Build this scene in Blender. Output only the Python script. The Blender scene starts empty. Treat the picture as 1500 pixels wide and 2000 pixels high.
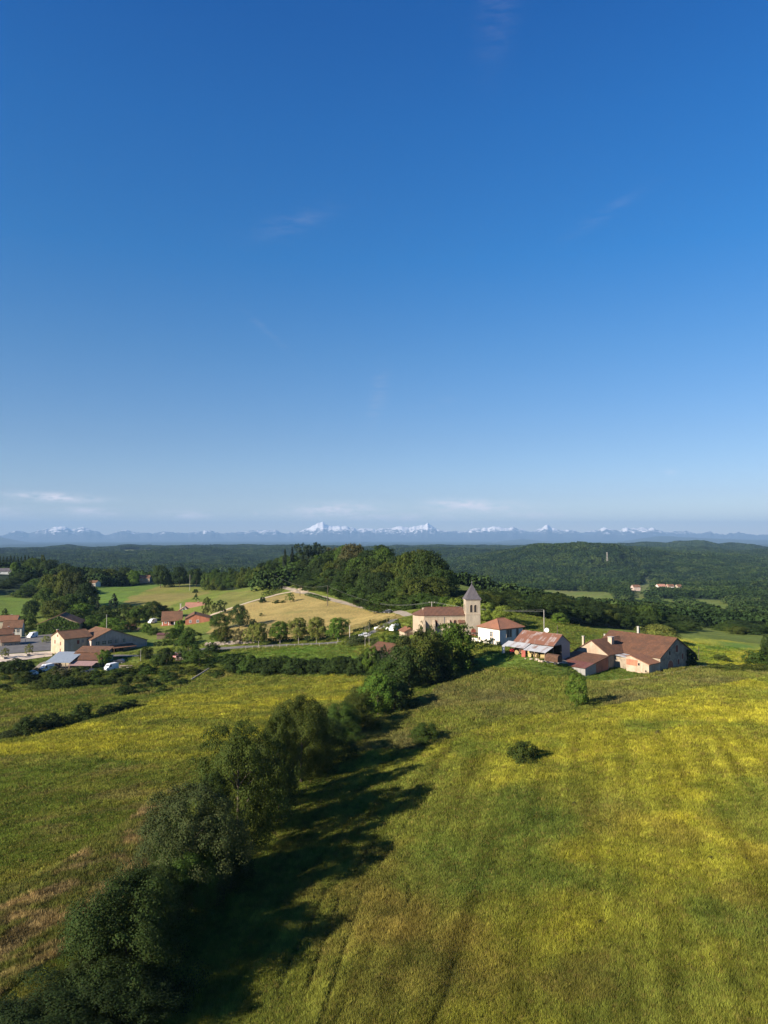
import bpy, bmesh, math, random
import numpy as np
from mathutils import Vector, Matrix

R = math.radians
random.seed(11)
rng = np.random.default_rng(11)
scene = bpy.context.scene
COL = scene.collection

# ------------------------------------------------------------------ camera
CAMZ, PITCH, FPX = 40.0, R(2.07), 1386.0          # metres, upward tilt, focal length in pixels of a 1500x2000 frame
cam_data = bpy.data.cameras.new('camera')
cam_data.sensor_fit = 'VERTICAL'
cam_data.sensor_height = 36.0
cam_data.lens = 36.0 * FPX / 2000.0
cam_data.clip_start = 1.0
cam_data.clip_end = 120000.0
camera = bpy.data.objects.new('camera', cam_data)
camera.location = (0, 0, CAMZ)
camera.rotation_euler = (math.pi / 2 + PITCH, 0, 0)
COL.objects.link(camera)
scene.camera = camera

# ------------------------------------------------------------------ sun, sky, exposure
SUN_EL, SHADOW_AZ = R(25.0), R(35.0)              # shadows run to the right and away: angle from +x towards +y
sun_data = bpy.data.lights.new('sun', 'SUN')
sun_data.energy = 5.0
sun_data.angle = R(0.53)
sun_data.color = (1.0, 0.88, 0.72)
sun = bpy.data.objects.new('sun', sun_data)
sun_dir = Vector((math.cos(SHADOW_AZ) * math.cos(SUN_EL), math.sin(SHADOW_AZ) * math.cos(SUN_EL), -math.sin(SUN_EL)))
sun.rotation_euler = sun_dir.to_track_quat('-Z', 'Y').to_euler()
sun.location = (-200, -150, 200)
COL.objects.link(sun)

scene.view_settings.view_transform = 'Standard'
scene.view_settings.look = 'None'
scene.view_settings.gamma = 1.0
scene.view_settings.use_curve_mapping = False
scene.view_settings.exposure = 1.37
scene.render.film_transparent = False
cy = scene.cycles
cy.use_denoising = True
try:
    cy.denoiser = 'OPENIMAGEDENOISE'
except Exception:
    pass
cy.max_bounces = 5
cy.diffuse_bounces = 2
cy.glossy_bounces = 1
cy.transmission_bounces = 3
cy.transparent_max_bounces = 4
cy.volume_bounces = 0
cy.caustics_reflective = False
cy.caustics_refractive = False

world = bpy.data.worlds.new('World')
scene.world = world
world.use_nodes = True
wn, wl = world.node_tree.nodes, world.node_tree.links
wn.clear()


class NT:
    """small helper to write node trees"""
    def __init__(self, tree):
        self.t = tree
        self.n = tree.nodes
        self.l = tree.links

    def new(self, typ, inputs=None, **props):
        nd = self.n.new(typ)
        for k, v in props.items():
            setattr(nd, k, v)
        for k, v in (inputs or {}).items():
            self.set(nd.inputs[k], v)
        return nd

    def set(self, sock, v):
        if isinstance(v, bpy.types.NodeSocket):
            self.l.new(v, sock)
        elif isinstance(v, (tuple, list)) and sock.type == 'RGBA' and len(v) == 3:
            sock.default_value = (*v, 1.0)
        else:
            sock.default_value = v

    def math(self, op, a, b=0.0, c=0.0, clamp=False):
        nd = self.new('ShaderNodeMath', {0: a, 1: b, 2: c}, operation=op)
        nd.use_clamp = clamp
        return nd.outputs[0]

    def vmath(self, op, a, b=(0, 0, 0)):
        return self.new('ShaderNodeVectorMath', {0: a, 1: b}, operation=op).outputs[0]

    def mix(self, fac, a, b, blend='MIX'):
        nd = self.new('ShaderNodeMix', data_type='RGBA', blend_type=blend)
        self.set(nd.inputs[0], fac)
        self.set(nd.inputs[6], a)
        self.set(nd.inputs[7], b)
        return nd.outputs[2]

    def noise(self, vec, scale, detail=3.0, rough=0.55, w=None):
        nd = self.new('ShaderNodeTexNoise', {'Scale': scale, 'Detail': detail, 'Roughness': rough})
        if vec is not None:
            self.set(nd.inputs['Vector'], vec)
        return nd.outputs['Fac']

    def ramp(self, fac, lo, hi):
        return self.new('ShaderNodeMapRange', {0: fac, 1: lo, 2: hi, 3: 0.0, 4: 1.0}, clamp=True).outputs[0]

    def ramp2(self, fac, lo, hi, o0, o1):
        return self.new('ShaderNodeMapRange', {0: fac, 1: lo, 2: hi, 3: o0, 4: o1}, clamp=True).outputs[0]


W = NT(world.node_tree)
sky = W.new('ShaderNodeTexSky', sky_type='NISHITA', sun_disc=False)
sky.sun_elevation = SUN_EL
# azimuth of the sun clockwise from +y
sky.sun_rotation = math.atan2(-sun_dir.x, -sun_dir.y)
sky.altitude = 400.0
sky.air_density = 1.0
sky.dust_density = 0.0
sky.ozone_density = 8.0
# thin cirrus wisps, spread on the dome by direction (azimuth, elevation in degrees, half widths, tilt, strength)
tc = W.new('ShaderNodeTexCoord').outputs['Generated']
sx = W.new('ShaderNodeSeparateXYZ', {0: tc})
az = W.math('MULTIPLY', W.math('ARCTAN2', sx.outputs[0], sx.outputs[1]), 57.2958)
el = W.math('MULTIPLY', W.math('ARCSINE', sx.outputs[2]), 57.2958)
ae = W.new('ShaderNodeCombineXYZ', {0: az, 1: el, 2: 0.0}).outputs[0]
wisps = [(-7.6, 24.0, 3.0, .7, .28, .12), (17.5, 23.8, 2.3, .4, .42, .12), (-0.5, 11.5, .7, 1.6, 1.1, .20), (4.2, 10.8, 1.3, .3, .15, .10),
         (-9.5, 16.2, 1.5, .3, -0.8, .12), (9.6, 38.0, 1.6, 3.0, 1.0, .10), (22.0, 4.9, .5, .22, 0, .10), (-25.0, 2.95, 2.6, .28, -.04, 0.90),
         (-22.6, 1.9, 1.7, .3, -.05, 0.72), (-15.5, 1.75, 1.8, .35, .0, 0.61), (-4.2, 2.15, 3.3, .5, .04, 0.90), (-10.3, 1.9, .25, .15, 0, 0.72),
         (6.4, 2.7, 2.4, .33, -.03, 0.87), (7.4, 2.4, 3.6, .42, .0, 0.65), (11.5, 1.8, 3.0, .3, 0, 0.49), (1.0, 1.6, 5.0, .35, 0, 0.55), (-30.0, 1.7, 3.0, .5, 0, 0.61)]
acc = [None, None]
for (a0, e0, wa, we, tilt, st) in wisps:
    da = W.math('SUBTRACT', az, a0)
    de = W.math('SUBTRACT', W.math('SUBTRACT', el, e0), W.math('MULTIPLY', da, tilt))
    q = W.math('ADD', W.math('POWER', W.math('ABSOLUTE', W.math('DIVIDE', da, wa)), 2.0),
               W.math('POWER', W.math('ABSOLUTE', W.math('DIVIDE', de, we)), 2.0))
    g = W.math('MULTIPLY', W.math('EXPONENT', W.math('MULTIPLY', q, -1.0)), st)
    k = 0 if e0 > 6 else 1
    acc[k] = g if acc[k] is None else W.math('MAXIMUM', acc[k], g)
wsk = W.new('ShaderNodeMapping', {0: ae, 2: (0, 0, -.4), 3: (0.35, 1.9, 1.0)}).outputs[0]
n1 = W.noise(wsk, .9, 9.0, 0.68)
n2 = W.noise(W.new('ShaderNodeMapping', {0: ae, 3: (0.7, 2.2, 1.0)}).outputs[0], 1.0, 7.0, 0.6)
cl = W.math('MULTIPLY', acc[0], W.ramp(n1, 0.40, 0.78), clamp=True)
cl_low = W.math('MULTIPLY', acc[1], W.ramp(n2, 0.34, 0.62), clamp=True)
# the clear morning air: tint of the whole dome by height above the horizon only
ramp = W.new('ShaderNodeValToRGB', {0: W.math('DIVIDE', el, 45.0, clamp=True)})
SKY_STOPS = [(0.0, (2.1, 1.5, 1.08)), (3.3, (1.42, 1.06, .93)), (7.8, (1.14, 1.0, .92)), (14.3, (.737, 1.005, 1.028)), (21.5, (.293, .977, 1.18)), (30.5, (.14, .916, 1.275)), (37.0, (.05, .818, 1.275))]
while len(ramp.color_ramp.elements) < len(SKY_STOPS):
    ramp.color_ramp.elements.new(0.5)
for e_, (a_, c_) in zip(ramp.color_ramp.elements, SKY_STOPS):
    e_.position = a_ / 45.0
    e_.color = (*c_, 1.0)
tinted = W.vmath('MULTIPLY', sky.outputs[0], ramp.outputs[0])
skycol = W.mix(cl_low, W.mix(cl, tinted, (6.6, 6.0, 6.0)), (11.0, 9.6, 9.6))
bg = W.new('ShaderNodeBackground', {0: skycol, 1: 0.05})
out = W.new('ShaderNodeOutputWorld', {0: bg.outputs[0]})

# ------------------------------------------------------------------ pixel <-> place
cp, sp_ = math.cos(PITCH), math.sin(PITCH)


def ray(px, py):
    a, b = (px - 750) / FPX, (1000 - py) / FPX
    y = cp - b * sp_
    return a / y, (sp_ + b * cp) / y               # x and z per metre of y


def project(x, y, z):
    dz = z - CAMZ
    dep = y * cp + dz * sp_
    return 750 + FPX * x / dep, 1000 - FPX * (dz * cp - y * sp_) / dep


# ------------------------------------------------------------------ noise on arrays
def _hash(ix, iy, s):
    n = (ix * 374761393 + iy * 668265263 + s * 1442695041) & 0xFFFFFFFF
    n = ((n ^ (n >> 13)) * 1274126177) & 0xFFFFFFFF
    return ((n ^ (n >> 16)) & 0xFFFF) / 65535.0


def vnoise(x, y, s=0):
    x = np.asarray(x, float); y = np.asarray(y, float)
    ix, iy = np.floor(x).astype(np.int64), np.floor(y).astype(np.int64)
    fx, fy = x - ix, y - iy
    fx, fy = fx * fx * (3 - 2 * fx), fy * fy * (3 - 2 * fy)
    return ((_hash(ix, iy, s) * (1 - fx) + _hash(ix + 1, iy, s) * fx) * (1 - fy)
            + (_hash(ix, iy + 1, s) * (1 - fx) + _hash(ix + 1, iy + 1, s) * fx) * fy)


def fbm(x, y, oct=4, s=0, gain=0.5):
    t, a, n = 0.0, 1.0, 0.0
    for o in range(oct):
        t = t + a * vnoise(x * 2 ** o + 17.3 * o, y * 2 ** o - 9.1 * o, s + o)
        n += a
        a *= gain
    return t / n


def sstep(a, b, x):
    t = np.clip((np.asarray(x, float) - a) / (b - a), 0, 1)
    return t * t * (3 - 2 * t)


# ------------------------------------------------------------------ terrain heights: smooth surface through surveyed points
def pz(px, py, z):
    rx, rz = ray(px, py)
    d = (z - CAMZ) / rz
    return (rx * d, d, z)


def pd(px, py, d):
    rx, rz = ray(px, py)
    return (rx * d, d, CAMZ + rz * d)


CTRL = []
for a in [(0, 2000, 0), (375, 2000, -1), (750, 2000, 0), (1125, 2000, 1.2), (1500, 2000, 2.5),
          (0, 1700, 1), (250, 1700, 0), (500, 1700, -1), (750, 1700, .2), (1125, 1700, 2.2), (1500, 1700, 4.2),
          (0, 1500, -1), (250, 1500, -.8), (620, 1500, -1.2), (850, 1500, .8), (1150, 1500, 3), (1500, 1500, 5),
          (0, 1450, -3.5), (200, 1400, -4), (450, 1400, -2), (700, 1400, -1), (900, 1400, 1.2), (1150, 1390, 3), (1500, 1400, 4.8),
          (1500, 1335, 4.0), (1000, 1300, 4.4), (900, 1325, 2.5), (700, 1335, -.8), (450, 1312, -3), (600, 1318, -1.8),
          (20, 1425, -5.2), (1060, 1335, 3.2), (1250, 1340, 2.6)]:
    CTRL.append(pz(*a))
for a in [(560, 1270, 253), (700, 1262, 250), (600, 1255, 275), (430, 1275, 275), (500, 1240, 300), (700, 1215, 310), (500, 1180, 400), (580, 1155, 450), (760, 1195, 310),
          (800, 1210, 280), (900, 1245, 236), (830, 1243, 240), (976, 1262, 217), (1081, 1286, 200), (1140, 1322, 195), (1264, 1315, 197), (1362, 1300, 212), (1120, 1283, 216),
          (1200, 1270, 232),
          (700, 1170, 380), (850, 1190, 330), (680, 1112, 480), (600, 1125, 490), (800, 1125, 430), (950, 1190, 300), (1050, 1215, 270),
          (120, 1290, 270), (50, 1280, 270), (50, 1245, 330), (110, 1238, 338), (50, 1330, 235), (150, 1350, 215), (300, 1330, 230), (280, 1285, 262), (200, 1303, 256),
          (380, 1290, 255), (370, 1224, 365), (50, 1195, 480), (50, 1170, 550), (220, 1160, 600), (330, 1170, 520), (250, 1145, 700), (380, 1140, 680), (300, 1200, 430),
          (440, 1170, 450), (30, 1150, 600), (0, 1118, 760), (280, 1137, 720), (130, 1140, 650), (200, 1245, 320),
          (480, 1150, 560), (1380, 1242, 300), (1500, 1262, 290), (1480, 1310, 215), (1200, 1235, 300), (1250, 1232, 340), (1450, 1245, 330),
          # valleys and hills beyond
          (1150, 1162, 1150), (1400, 1192, 820), (1250, 1152, 1500), (1490, 1225, 560), (1300, 1200, 640), (1100, 1190, 620), (960, 1180, 520), (1000, 1140, 1500),
          (1040, 1070, 2500), (1130, 1072, 2350), (1210, 1081, 2250), (1280, 1090, 2300), (1100, 1112, 1950), (1300, 1115, 2000), (1450, 1112, 2000), (1500, 1150, 1400),
          (1450, 1096, 2500), (940, 1092, 2600), (880, 1110, 2200), (1400, 1063, 5200), (1300, 1073, 4300), (1480, 1076, 5000), (1220, 1080, 5000), (1500, 1082, 4200),
          (340, 1071, 4600), (500, 1068, 5200), (430, 1070, 4800), (200, 1077, 4300), (100, 1077, 4600), (0, 1081, 4200), (580, 1070, 5200), (900, 1069, 5600), (1000, 1071, 5600), (750, 1072, 5600),
          (100, 1110, 2100), (300, 1120, 1900), (480, 1120, 1900), (700, 1120, 2000), (0, 1105, 2300),
          (200, 1090, 3200), (400, 1088, 3400), (540, 1088, 3400)]:
    if a[2] > 1900:                               # the woods on top of the far hills add their own height
        a = (a[0], a[1] + (8 if a[2] < 3000 else 1.5), a[2])
    CTRL.append(pd(*a))
CTRL += [(60, 620, -16), (0, 760, -38), (100, 800, -45), (200, 700, -42), (-150, 1100, -62), (-420, 1150, -58), (0, 1100, -60), (300, 1150, -58), (-700, 1400, -62),
         (420, 1000, -58), (520, 900, -52), (-60, 15, 0), (60, 15, 2), (0, 15, 0), (-90, 60, 0), (120, 70, 5), (-200, 110, -1), (200, 120, 7), (-260, 200, -6), (240, 210, 4),
         (-420, 400, -8), (400, 420, -20)]
CTRL = np.array(CTRL)


def _uv(x, y):
    r = np.maximum(np.hypot(x, y), 38.0)
    th = np.arctan2(x, y)
    return np.log(r), np.clip(th, -0.78, 0.78), th


_cu, _cv, _ = _uv(CTRL[:, 0], CTRL[:, 1])


def _tps(du, dv):
    r2 = du * du + dv * dv + 1e-9
    return 0.5 * r2 * np.log(r2)


_n = len(CTRL)
_A = np.zeros((_n + 3, _n + 3))
_A[:_n, :_n] = _tps(_cu[:, None] - _cu[None, :], _cv[:, None] - _cv[None, :]) + 4e-4 * np.eye(_n)
_A[:_n, _n] = 1; _A[:_n, _n + 1] = _cu; _A[:_n, _n + 2] = _cv
_A[_n:, :_n] = _A[:_n, _n:].T
_w = np.linalg.solve(_A, np.concatenate([CTRL[:, 2], np.zeros(3)]))


def height(x, y):
    """ground height at arrays x, y"""
    x = np.atleast_1d(np.asarray(x, float)); y = np.atleast_1d(np.asarray(y, float))
    shp = x.shape
    x, y = x.ravel(), y.ravel()
    u, v, th = _uv(x, y)
    z = np.empty_like(u)
    for i in range(0, len(u), 40000):
        s = slice(i, i + 40000)
        z[s] = _tps(u[s, None] - _cu[None, :], v[s, None] - _cv[None, :]) @ _w[:_n] + _w[_n] + _w[_n + 1] * u[s] + _w[_n + 2] * v[s]
    r = np.hypot(x, y)
    plain = np.interp(r, [0, 200, 900, 2500, 6000], [0, -2, -40, -60, -60])
    k = sstep(0.7, 1.5, np.abs(th))
    z = z * (1 - k) + plain * k
    k = sstep(5600, 8500, r)
    z = z * (1 - k) - 120 * k
    z = np.clip(z, -130, 60)
    # small relief near, gullies far away
    z = z + (fbm(x / 22, y / 22, 3, 3) - .5) * 0.7 * (1 - sstep(350, 900, r)) + (fbm(x / 5, y / 5, 2, 9) - .5) * 0.22 * (1 - sstep(250, 500, r))
    g = sstep(1300, 2300, r) * (1 - sstep(6000, 9000, r))
    z = z + g * ((fbm(x / 520, y / 520, 4, 21) - .5) * 40 + (np.abs(fbm(x / 340, y / 340, 3, 33) - .5) * 2 - .3) * 36)
    return z.reshape(shp)


_DS = np.exp(np.linspace(math.log(42), math.log(9000), 2600))


def G(px, py, dmin=0):
    """point of the ground seen at a pixel of the 1500x2000 photograph"""
    rx, rz = ray(px, py)
    ds = _DS[_DS > dmin]
    gap = CAMZ + rz * ds - height(rx * ds, ds)
    i = np.argmax(gap < 0)
    if gap[i] >= 0:
        i = len(ds) - 1
    if i > 0:
        t = gap[i - 1] / (gap[i - 1] - gap[i] + 1e-9)
        d = ds[i - 1] + t * (ds[i] - ds[i - 1])
    else:
        d = ds[0]
    x = rx * d
    return Vector((x, d, float(height(x, d)[0])))


def hz(x, y):
    return float(height(x, y)[0])


def at(px, d):
    """ground point at column px and distance d"""
    x = (px - 750) / FPX * d
    return Vector((x, d, hz(x, d)))


def poly(pts, dmin=0):
    return np.array([G(px, py, dmin).xy for px, py in pts])


def inside(x, y, P):
    c = np.zeros(np.shape(x), bool)
    n = len(P)
    for i in range(n):
        x1, y1 = P[i]; x2, y2 = P[(i + 1) % n]
        if y1 == y2:
            continue
        c ^= ((y1 > y) != (y2 > y)) & (x < (x2 - x1) * (y - y1) / (y2 - y1) + x1)
    return c


def dist_line(x, y, L):
    d = np.full(np.shape(x), 1e9)
    for (x1, y1), (x2, y2) in zip(L[:-1], L[1:]):
        ex, ey = x2 - x1, y2 - y1
        t = np.clip(((x - x1) * ex + (y - y1) * ey) / (ex * ex + ey * ey + 1e-9), 0, 1)
        d = np.minimum(d, np.hypot(x - x1 - t * ex, y - y1 - t * ey))
    return d

# ------------------------------------------------------------------ materials
def new_mat(name):
    m = bpy.data.materials.new(name)
    m.use_nodes = True
    m.node_tree.nodes.clear()
    T = NT(m.node_tree)
    return m, T


def finish(T, color, rough=0.9, bump=None, bump_d=0.02, metal=0.0, spec=0.3, normal=None):
    p = T.new('ShaderNodeBsdfPrincipled')
    T.set(p.inputs['Base Color'], color)
    T.set(p.inputs['Roughness'], rough)
    T.set(p.inputs['Metallic'], metal)
    T.set(p.inputs['Specular IOR Level'], spec)
    if bump is not None:
        b = T.new('ShaderNodeBump', {'Height': bump, 'Distance': bump_d, 'Strength': 1.0})
        T.set(p.inputs['Normal'], b.outputs[0])
    T.new('ShaderNodeOutputMaterial', {0: p.outputs[0]})
    return p


MATS = {}


def plain(name, col, rough=0.85, var=0.25, scale=1.5, spec=0.3, metal=0.0):
    """solid material with mottled colour"""
    if name in MATS:
        return MATS[name]
    m, T = new_mat(name)
    pos = T.new('ShaderNodeNewGeometry').outputs['Position']
    n = T.noise(pos, scale, 5.0, 0.6)
    f = T.ramp2(n, 0.3, 0.7, 1 - var, 1 + var)
    c = T.vmath('MULTIPLY', (*col,), T.new('ShaderNodeCombineXYZ', {0: f, 1: f, 2: f}).outputs[0])
    finish(T, c, rough, n, 0.01, metal, spec)
    MATS[name] = m
    return m


def plaster(name, c1, c2, c3, scale=0.45):
    """old wall: patches of bare stone and stains under a render coat"""
    if name in MATS:
        return MATS[name]
    m, T = new_mat(name)
    pos = T.new('ShaderNodeNewGeometry').outputs['Position']
    big = T.noise(pos, scale, 6.0, 0.65)
    st = T.new('ShaderNodeTexVoronoi', {'Vector': pos, 'Scale': 2.6, 'Randomness': 1.0}, feature='F1')
    stone = T.mix(0.55, c2, T.mix(T.new('ShaderNodeSeparateColor', {0: st.outputs['Color']}).outputs[0], c2, c3))
    streak = T.noise(T.new('ShaderNodeMapping', {0: pos, 3: (1.3, 1.3, 0.22)}).outputs[0], 1.0, 4.0, 0.6)
    c = T.mix(T.ramp(big, 0.46, 0.6), c1, stone)
    f = T.ramp2(streak, 0.3, 0.7, 0.78, 1.12)
    c = T.vmath('MULTIPLY', c, T.new('ShaderNodeCombineXYZ', {0: f, 1: f, 2: f}).outputs[0])
    finish(T, c, 0.92, T.math('ADD', big, T.math('MULTIPLY', st.outputs['Distance'], 0.5)), 0.05)
    MATS[name] = m
    return m


def tiles(name, c1, c2, c3, moss=0.3):
    """canal tile roof, uses the UV map of the roof slab (u along the eave, v down the slope, metres)"""
    if name in MATS:
        return MATS[name]
    m, T = new_mat(name)
    uv = T.new('ShaderNodeUVMap', uv_map='UVMap').outputs[0]
    pos = T.new('ShaderNodeNewGeometry').outputs['Position']
    wv = T.new('ShaderNodeTexWave', {'Vector': uv, 'Scale': 0.75, 'Distortion': 0.6, 'Detail': 1.0}, bands_direction='X').outputs['Fac']
    cell = T.new('ShaderNodeTexVoronoi', {'Vector': T.new('ShaderNodeMapping', {0: uv, 3: (4.2, 2.6, 1)}).outputs[0], 'Scale': 1.0}, feature='F1')
    r = T.new('ShaderNodeSeparateColor', {0: cell.outputs['Color']}).outputs[0]
    c = T.mix(r, c1, c2)
    big = T.noise(pos, 0.35, 5.0, 0.65)
    c = T.mix(T.math('MULTIPLY', T.ramp(big, 0.42, 0.68), 0.75), c, c3)
    li = T.noise(pos, 1.7, 4.0, 0.7)
    c = T.mix(T.math('MULTIPLY', T.ramp(li, 0.56, 0.75), moss), c, (0.12, 0.115, 0.085))
    finish(T, c, 0.9, wv, 0.09)
    MATS[name] = m
    return m


def sheet(name, c1, rust, amount, axis='X'):
    """corrugated metal sheet with rust"""
    if name in MATS:
        return MATS[name]
    m, T = new_mat(name)
    uv = T.new('ShaderNodeUVMap', uv_map='UVMap').outputs[0]
    pos = T.new('ShaderNodeNewGeometry').outputs['Position']
    wv = T.new('ShaderNodeTexWave', {'Vector': uv, 'Scale': 1.6}, bands_direction='X').outputs['Fac']
    panel = T.new('ShaderNodeTexVoronoi', {'Vector': T.new('ShaderNodeMapping', {0: uv, 3: (0.9, 0.42, 1)}).outputs[0], 'Scale': 1.0, 'Randomness': 0.25}, distance='CHEBYCHEV')
    pr = T.new('ShaderNodeSeparateColor', {0: panel.outputs['Color']}).outputs[0]
    n = T.noise(T.new('ShaderNodeMapping', {0: uv, 3: (1.6, 0.45, 1)}).outputs[0], 0.9, 6.0, 0.65)
    k = T.math('ADD', T.math('MULTIPLY', pr, 0.35), T.math('MULTIPLY', n, 0.75))
    c = T.mix(T.ramp(k, 1.02 - amount - 0.14, 1.02 - amount + 0.1), c1, rust)
    fine = T.noise(pos, 6.0, 4.0, 0.6)
    f = T.ramp2(fine, 0.3, 0.7, 0.8, 1.15)
    c = T.vmath('MULTIPLY', c, T.new('ShaderNodeCombineXYZ', {0: f, 1: f, 2: f}).outputs[0])
    finish(T, c, 0.55, wv, 0.05, 0.0, 0.4)
    MATS[name] = m
    return m


def leaf_material(name, translucent=0.25):
    """leaves take the colour set on their object; each leaf clump varies a little"""
    m, T = new_mat(name)
    oi = T.new('ShaderNodeObjectInfo')
    at_ = T.new('ShaderNodeAttribute', attribute_name='leaf', attribute_type='GEOMETRY')
    s = T.new('ShaderNodeSeparateColor', {0: at_.outputs['Color']})
    c = oi.outputs['Color']
    f = T.ramp2(s.outputs[0], 0, 1, 0.62, 1.42)
    f2 = T.math('MULTIPLY', f, T.ramp2(oi.outputs['Random'], 0, 1, 0.85, 1.15))
    warm = T.ramp2(s.outputs[1], 0, 1, 0.8, 1.3)
    c = T.vmath('MULTIPLY', c, T.new('ShaderNodeCombineXYZ', {0: T.math('MULTIPLY', f2, warm), 1: f2, 2: f2}).outputs[0])
    d = T.new('ShaderNodeBsdfPrincipled')
    T.set(d.inputs['Base Color'], c)
    d.inputs['Roughness'].default_value = 0.7
    d.inputs['Specular IOR Level'].default_value = 0.06
    t = T.new('ShaderNodeBsdfTranslucent', {0: c})
    mx = T.new('ShaderNodeMixShader', {0: translucent, 1: d.outputs[0], 2: t.outputs[0]})
    T.new('ShaderNodeOutputMaterial', {0: mx.outputs[0]})
    return m


M_LEAF = leaf_material('leaves')
M_BARK = plain('bark', (0.075, 0.06, 0.045), 0.95, 0.4, 3.0)
M_BARK_PALE = plain('pale_bark', (0.3, 0.27, 0.23), 0.9, 0.3, 2.0)

# ------------------------------------------------------------------ land use: colours of crops and ground as they grow (linear albedo)
C_YEL = (0.315, 0.300, 0.032)
C_OLI = (0.150, 0.172, 0.030)
C_GRN = (0.098, 0.138, 0.024)
C_BRI = (0.105, 0.175, 0.026)
C_DRY = (0.31, 0.235, 0.085)
C_BRN = (0.23, 0.175, 0.07)
C_RGH = (0.14, 0.135, 0.048)
C_FOR = (0.022, 0.036, 0.016)
# (name, outline in photograph pixels, colour, second colour, grass height, nearest distance)
ZONES = [
    ('right_field', [(250, 2100), (640, 1500), (700, 1440), (830, 1462), (990, 1400), (1130, 1388), (1300, 1362), (1500, 1325), (1700, 1300), (1900, 2100)], C_YEL, C_OLI, .62, 0),
    ('rough_slope', [(650, 1440), (780, 1385), (905, 1312), (1000, 1303), (1080, 1325), (1240, 1322), (1380, 1302), (1500, 1312), (1500, 1326), (1300, 1362), (1130, 1390), (990, 1402), (830, 1464), (700, 1470)], C_RGH, C_OLI, .75, 0),
    ('lawn', [(905, 1296), (950, 1280), (985, 1272), (1075, 1290), (1120, 1280), (1180, 1300), (1230, 1300), (1290, 1312), (1240, 1322), (1080, 1327), (1000, 1306)], C_BRI, C_GRN, .2, 0),
    ('farm_back', [(930, 1236), (1100, 1238), (1230, 1240), (1380, 1250), (1385, 1300), (1300, 1285), (1100, 1265), (1000, 1268)], C_GRN, C_OLI, .3, 0),
    ('left_low', [(-300, 2100), (-200, 1490), (0, 1478), (180, 1482), (380, 1505), (330, 1590), (150, 2100)], (.118, .158, .026), (.175, .178, .034), .4, 0),
    ('brown_strip', [(-60, 1775), (100, 1700), (210, 1630), (290, 1570), (340, 1545), (335, 1650), (270, 1760), (170, 1830), (70, 1900), (-60, 1985)], C_BRN, C_DRY, .75, 0),
    ('left_field', [(-250, 1500), (0, 1452), (110, 1425), (265, 1385), (300, 1362), (460, 1322), (720, 1316), (720, 1360), (560, 1400), (395, 1505), (180, 1481), (0, 1477)], C_YEL, C_OLI, .5, 0),
    ('scrub_meadow', [(-250, 1470), (-200, 1330), (0, 1310), (200, 1306), (440, 1300), (460, 1320), (300, 1361), (262, 1386), (110, 1424), (0, 1451)], C_OLI, C_GRN, .6, 0),
    ('upper_meadow', [(400, 1272), (640, 1262), (692, 1256), (700, 1300), (560, 1292), (440, 1300)], C_BRI, C_GRN, .3, 0),
    ('hayfield', [(400, 1252), (415, 1206), (480, 1178), (540, 1163), (575, 1157), (640, 1172), (700, 1185), (792, 1204), (690, 1238), (500, 1250)], C_DRY, (0.25, 0.2, 0.07), .15, 0),
    ('field_green', [(165, 1160), (180, 1145), (290, 1138), (330, 1141), (250, 1168), (235, 1185), (175, 1175)], C_BRI, C_GRN, .3, 300),
    ('field_olive', [(238, 1190), (252, 1166), (330, 1141), (405, 1143), (412, 1158), (330, 1185), (300, 1200)], (0.19, 0.16, 0.05), C_OLI, .3, 300),
    ('field_wedge', [(400, 1180), (440, 1158), (520, 1152), (510, 1164), (430, 1195), (380, 1208)], (0.17, 0.16, 0.045), C_GRN, .3, 300),
    ('field_left', [(-120, 1162), (30, 1166), (100, 1176), (95, 1200), (0, 1206), (-150, 1215)], C_BRI, C_GRN, .3, 300),
    ('village_green', [(0, 1290), (100, 1290), (220, 1240), (290, 1215), (300, 1240), (420, 1240), (430, 1270), (300, 1290), (210, 1312), (0, 1312)], C_GRN, C_OLI, .25, 0),
    ('far_right_field', [(1310, 1243), (1400, 1250), (1700, 1262), (1700, 1330), (1500, 1312), (1385, 1299), (1345, 1270)], C_YEL, C_BRI, .4, 0),
    ('valley_field', [(1050, 1150), (1110, 1154), (1200, 1157), (1232, 1172), (1190, 1172), (1110, 1166), (1050, 1162)], (0.13, 0.14, 0.04), C_GRN, .3, 700),
    ('valley_field', [(1232, 1142), (1268, 1143), (1262, 1154), (1234, 1153)], (0.15, 0.15, 0.045), C_GRN, .3, 700),
    ('valley_field', [(1276, 1170), (1320, 1171), (1358, 1188), (1340, 1190), (1290, 1178)], (0.14, 0.15, 0.04), C_GRN, .3, 700),
    ('valley_field', [(1338, 1168), (1420, 1173), (1480, 1186), (1474, 1201), (1410, 1198), (1360, 1185)], (0.14, 0.15, 0.04), C_GRN, .3, 600),
    ('valley_field', [(1495, 1176), (1560, 1180), (1600, 1200), (1492, 1196)], (0.14, 0.15, 0.04), C_GRN, .3, 600),
    ('valley_field', [(235, 1073.5), (300, 1072.5), (296, 1078), (240, 1078)], (0.15, 0.15, 0.05), C_GRN, .3, 2500),
    ('valley_field', [(262, 1091), (294, 1090), (290, 1093), (264, 1093)], (0.13, 0.14, 0.05), C_GRN, .3, 2500),
    ('valley_field', [(1253, 1127), (1275, 1125), (1280, 1129), (1255, 1131)], (0.13, 0.14, 0.05), C_GRN, .3, 1000),
]
ZP = [(n, poly([(px, py + (0 if dm < 600 or py < np.mean([q[1] for q in p]) else 3 if dm > 2000 else 34)) for px, py in p], dm), np.array(c1), np.array(c2), gh, dm) for (n, p, c1, c2, gh, dm) in ZONES]
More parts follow.
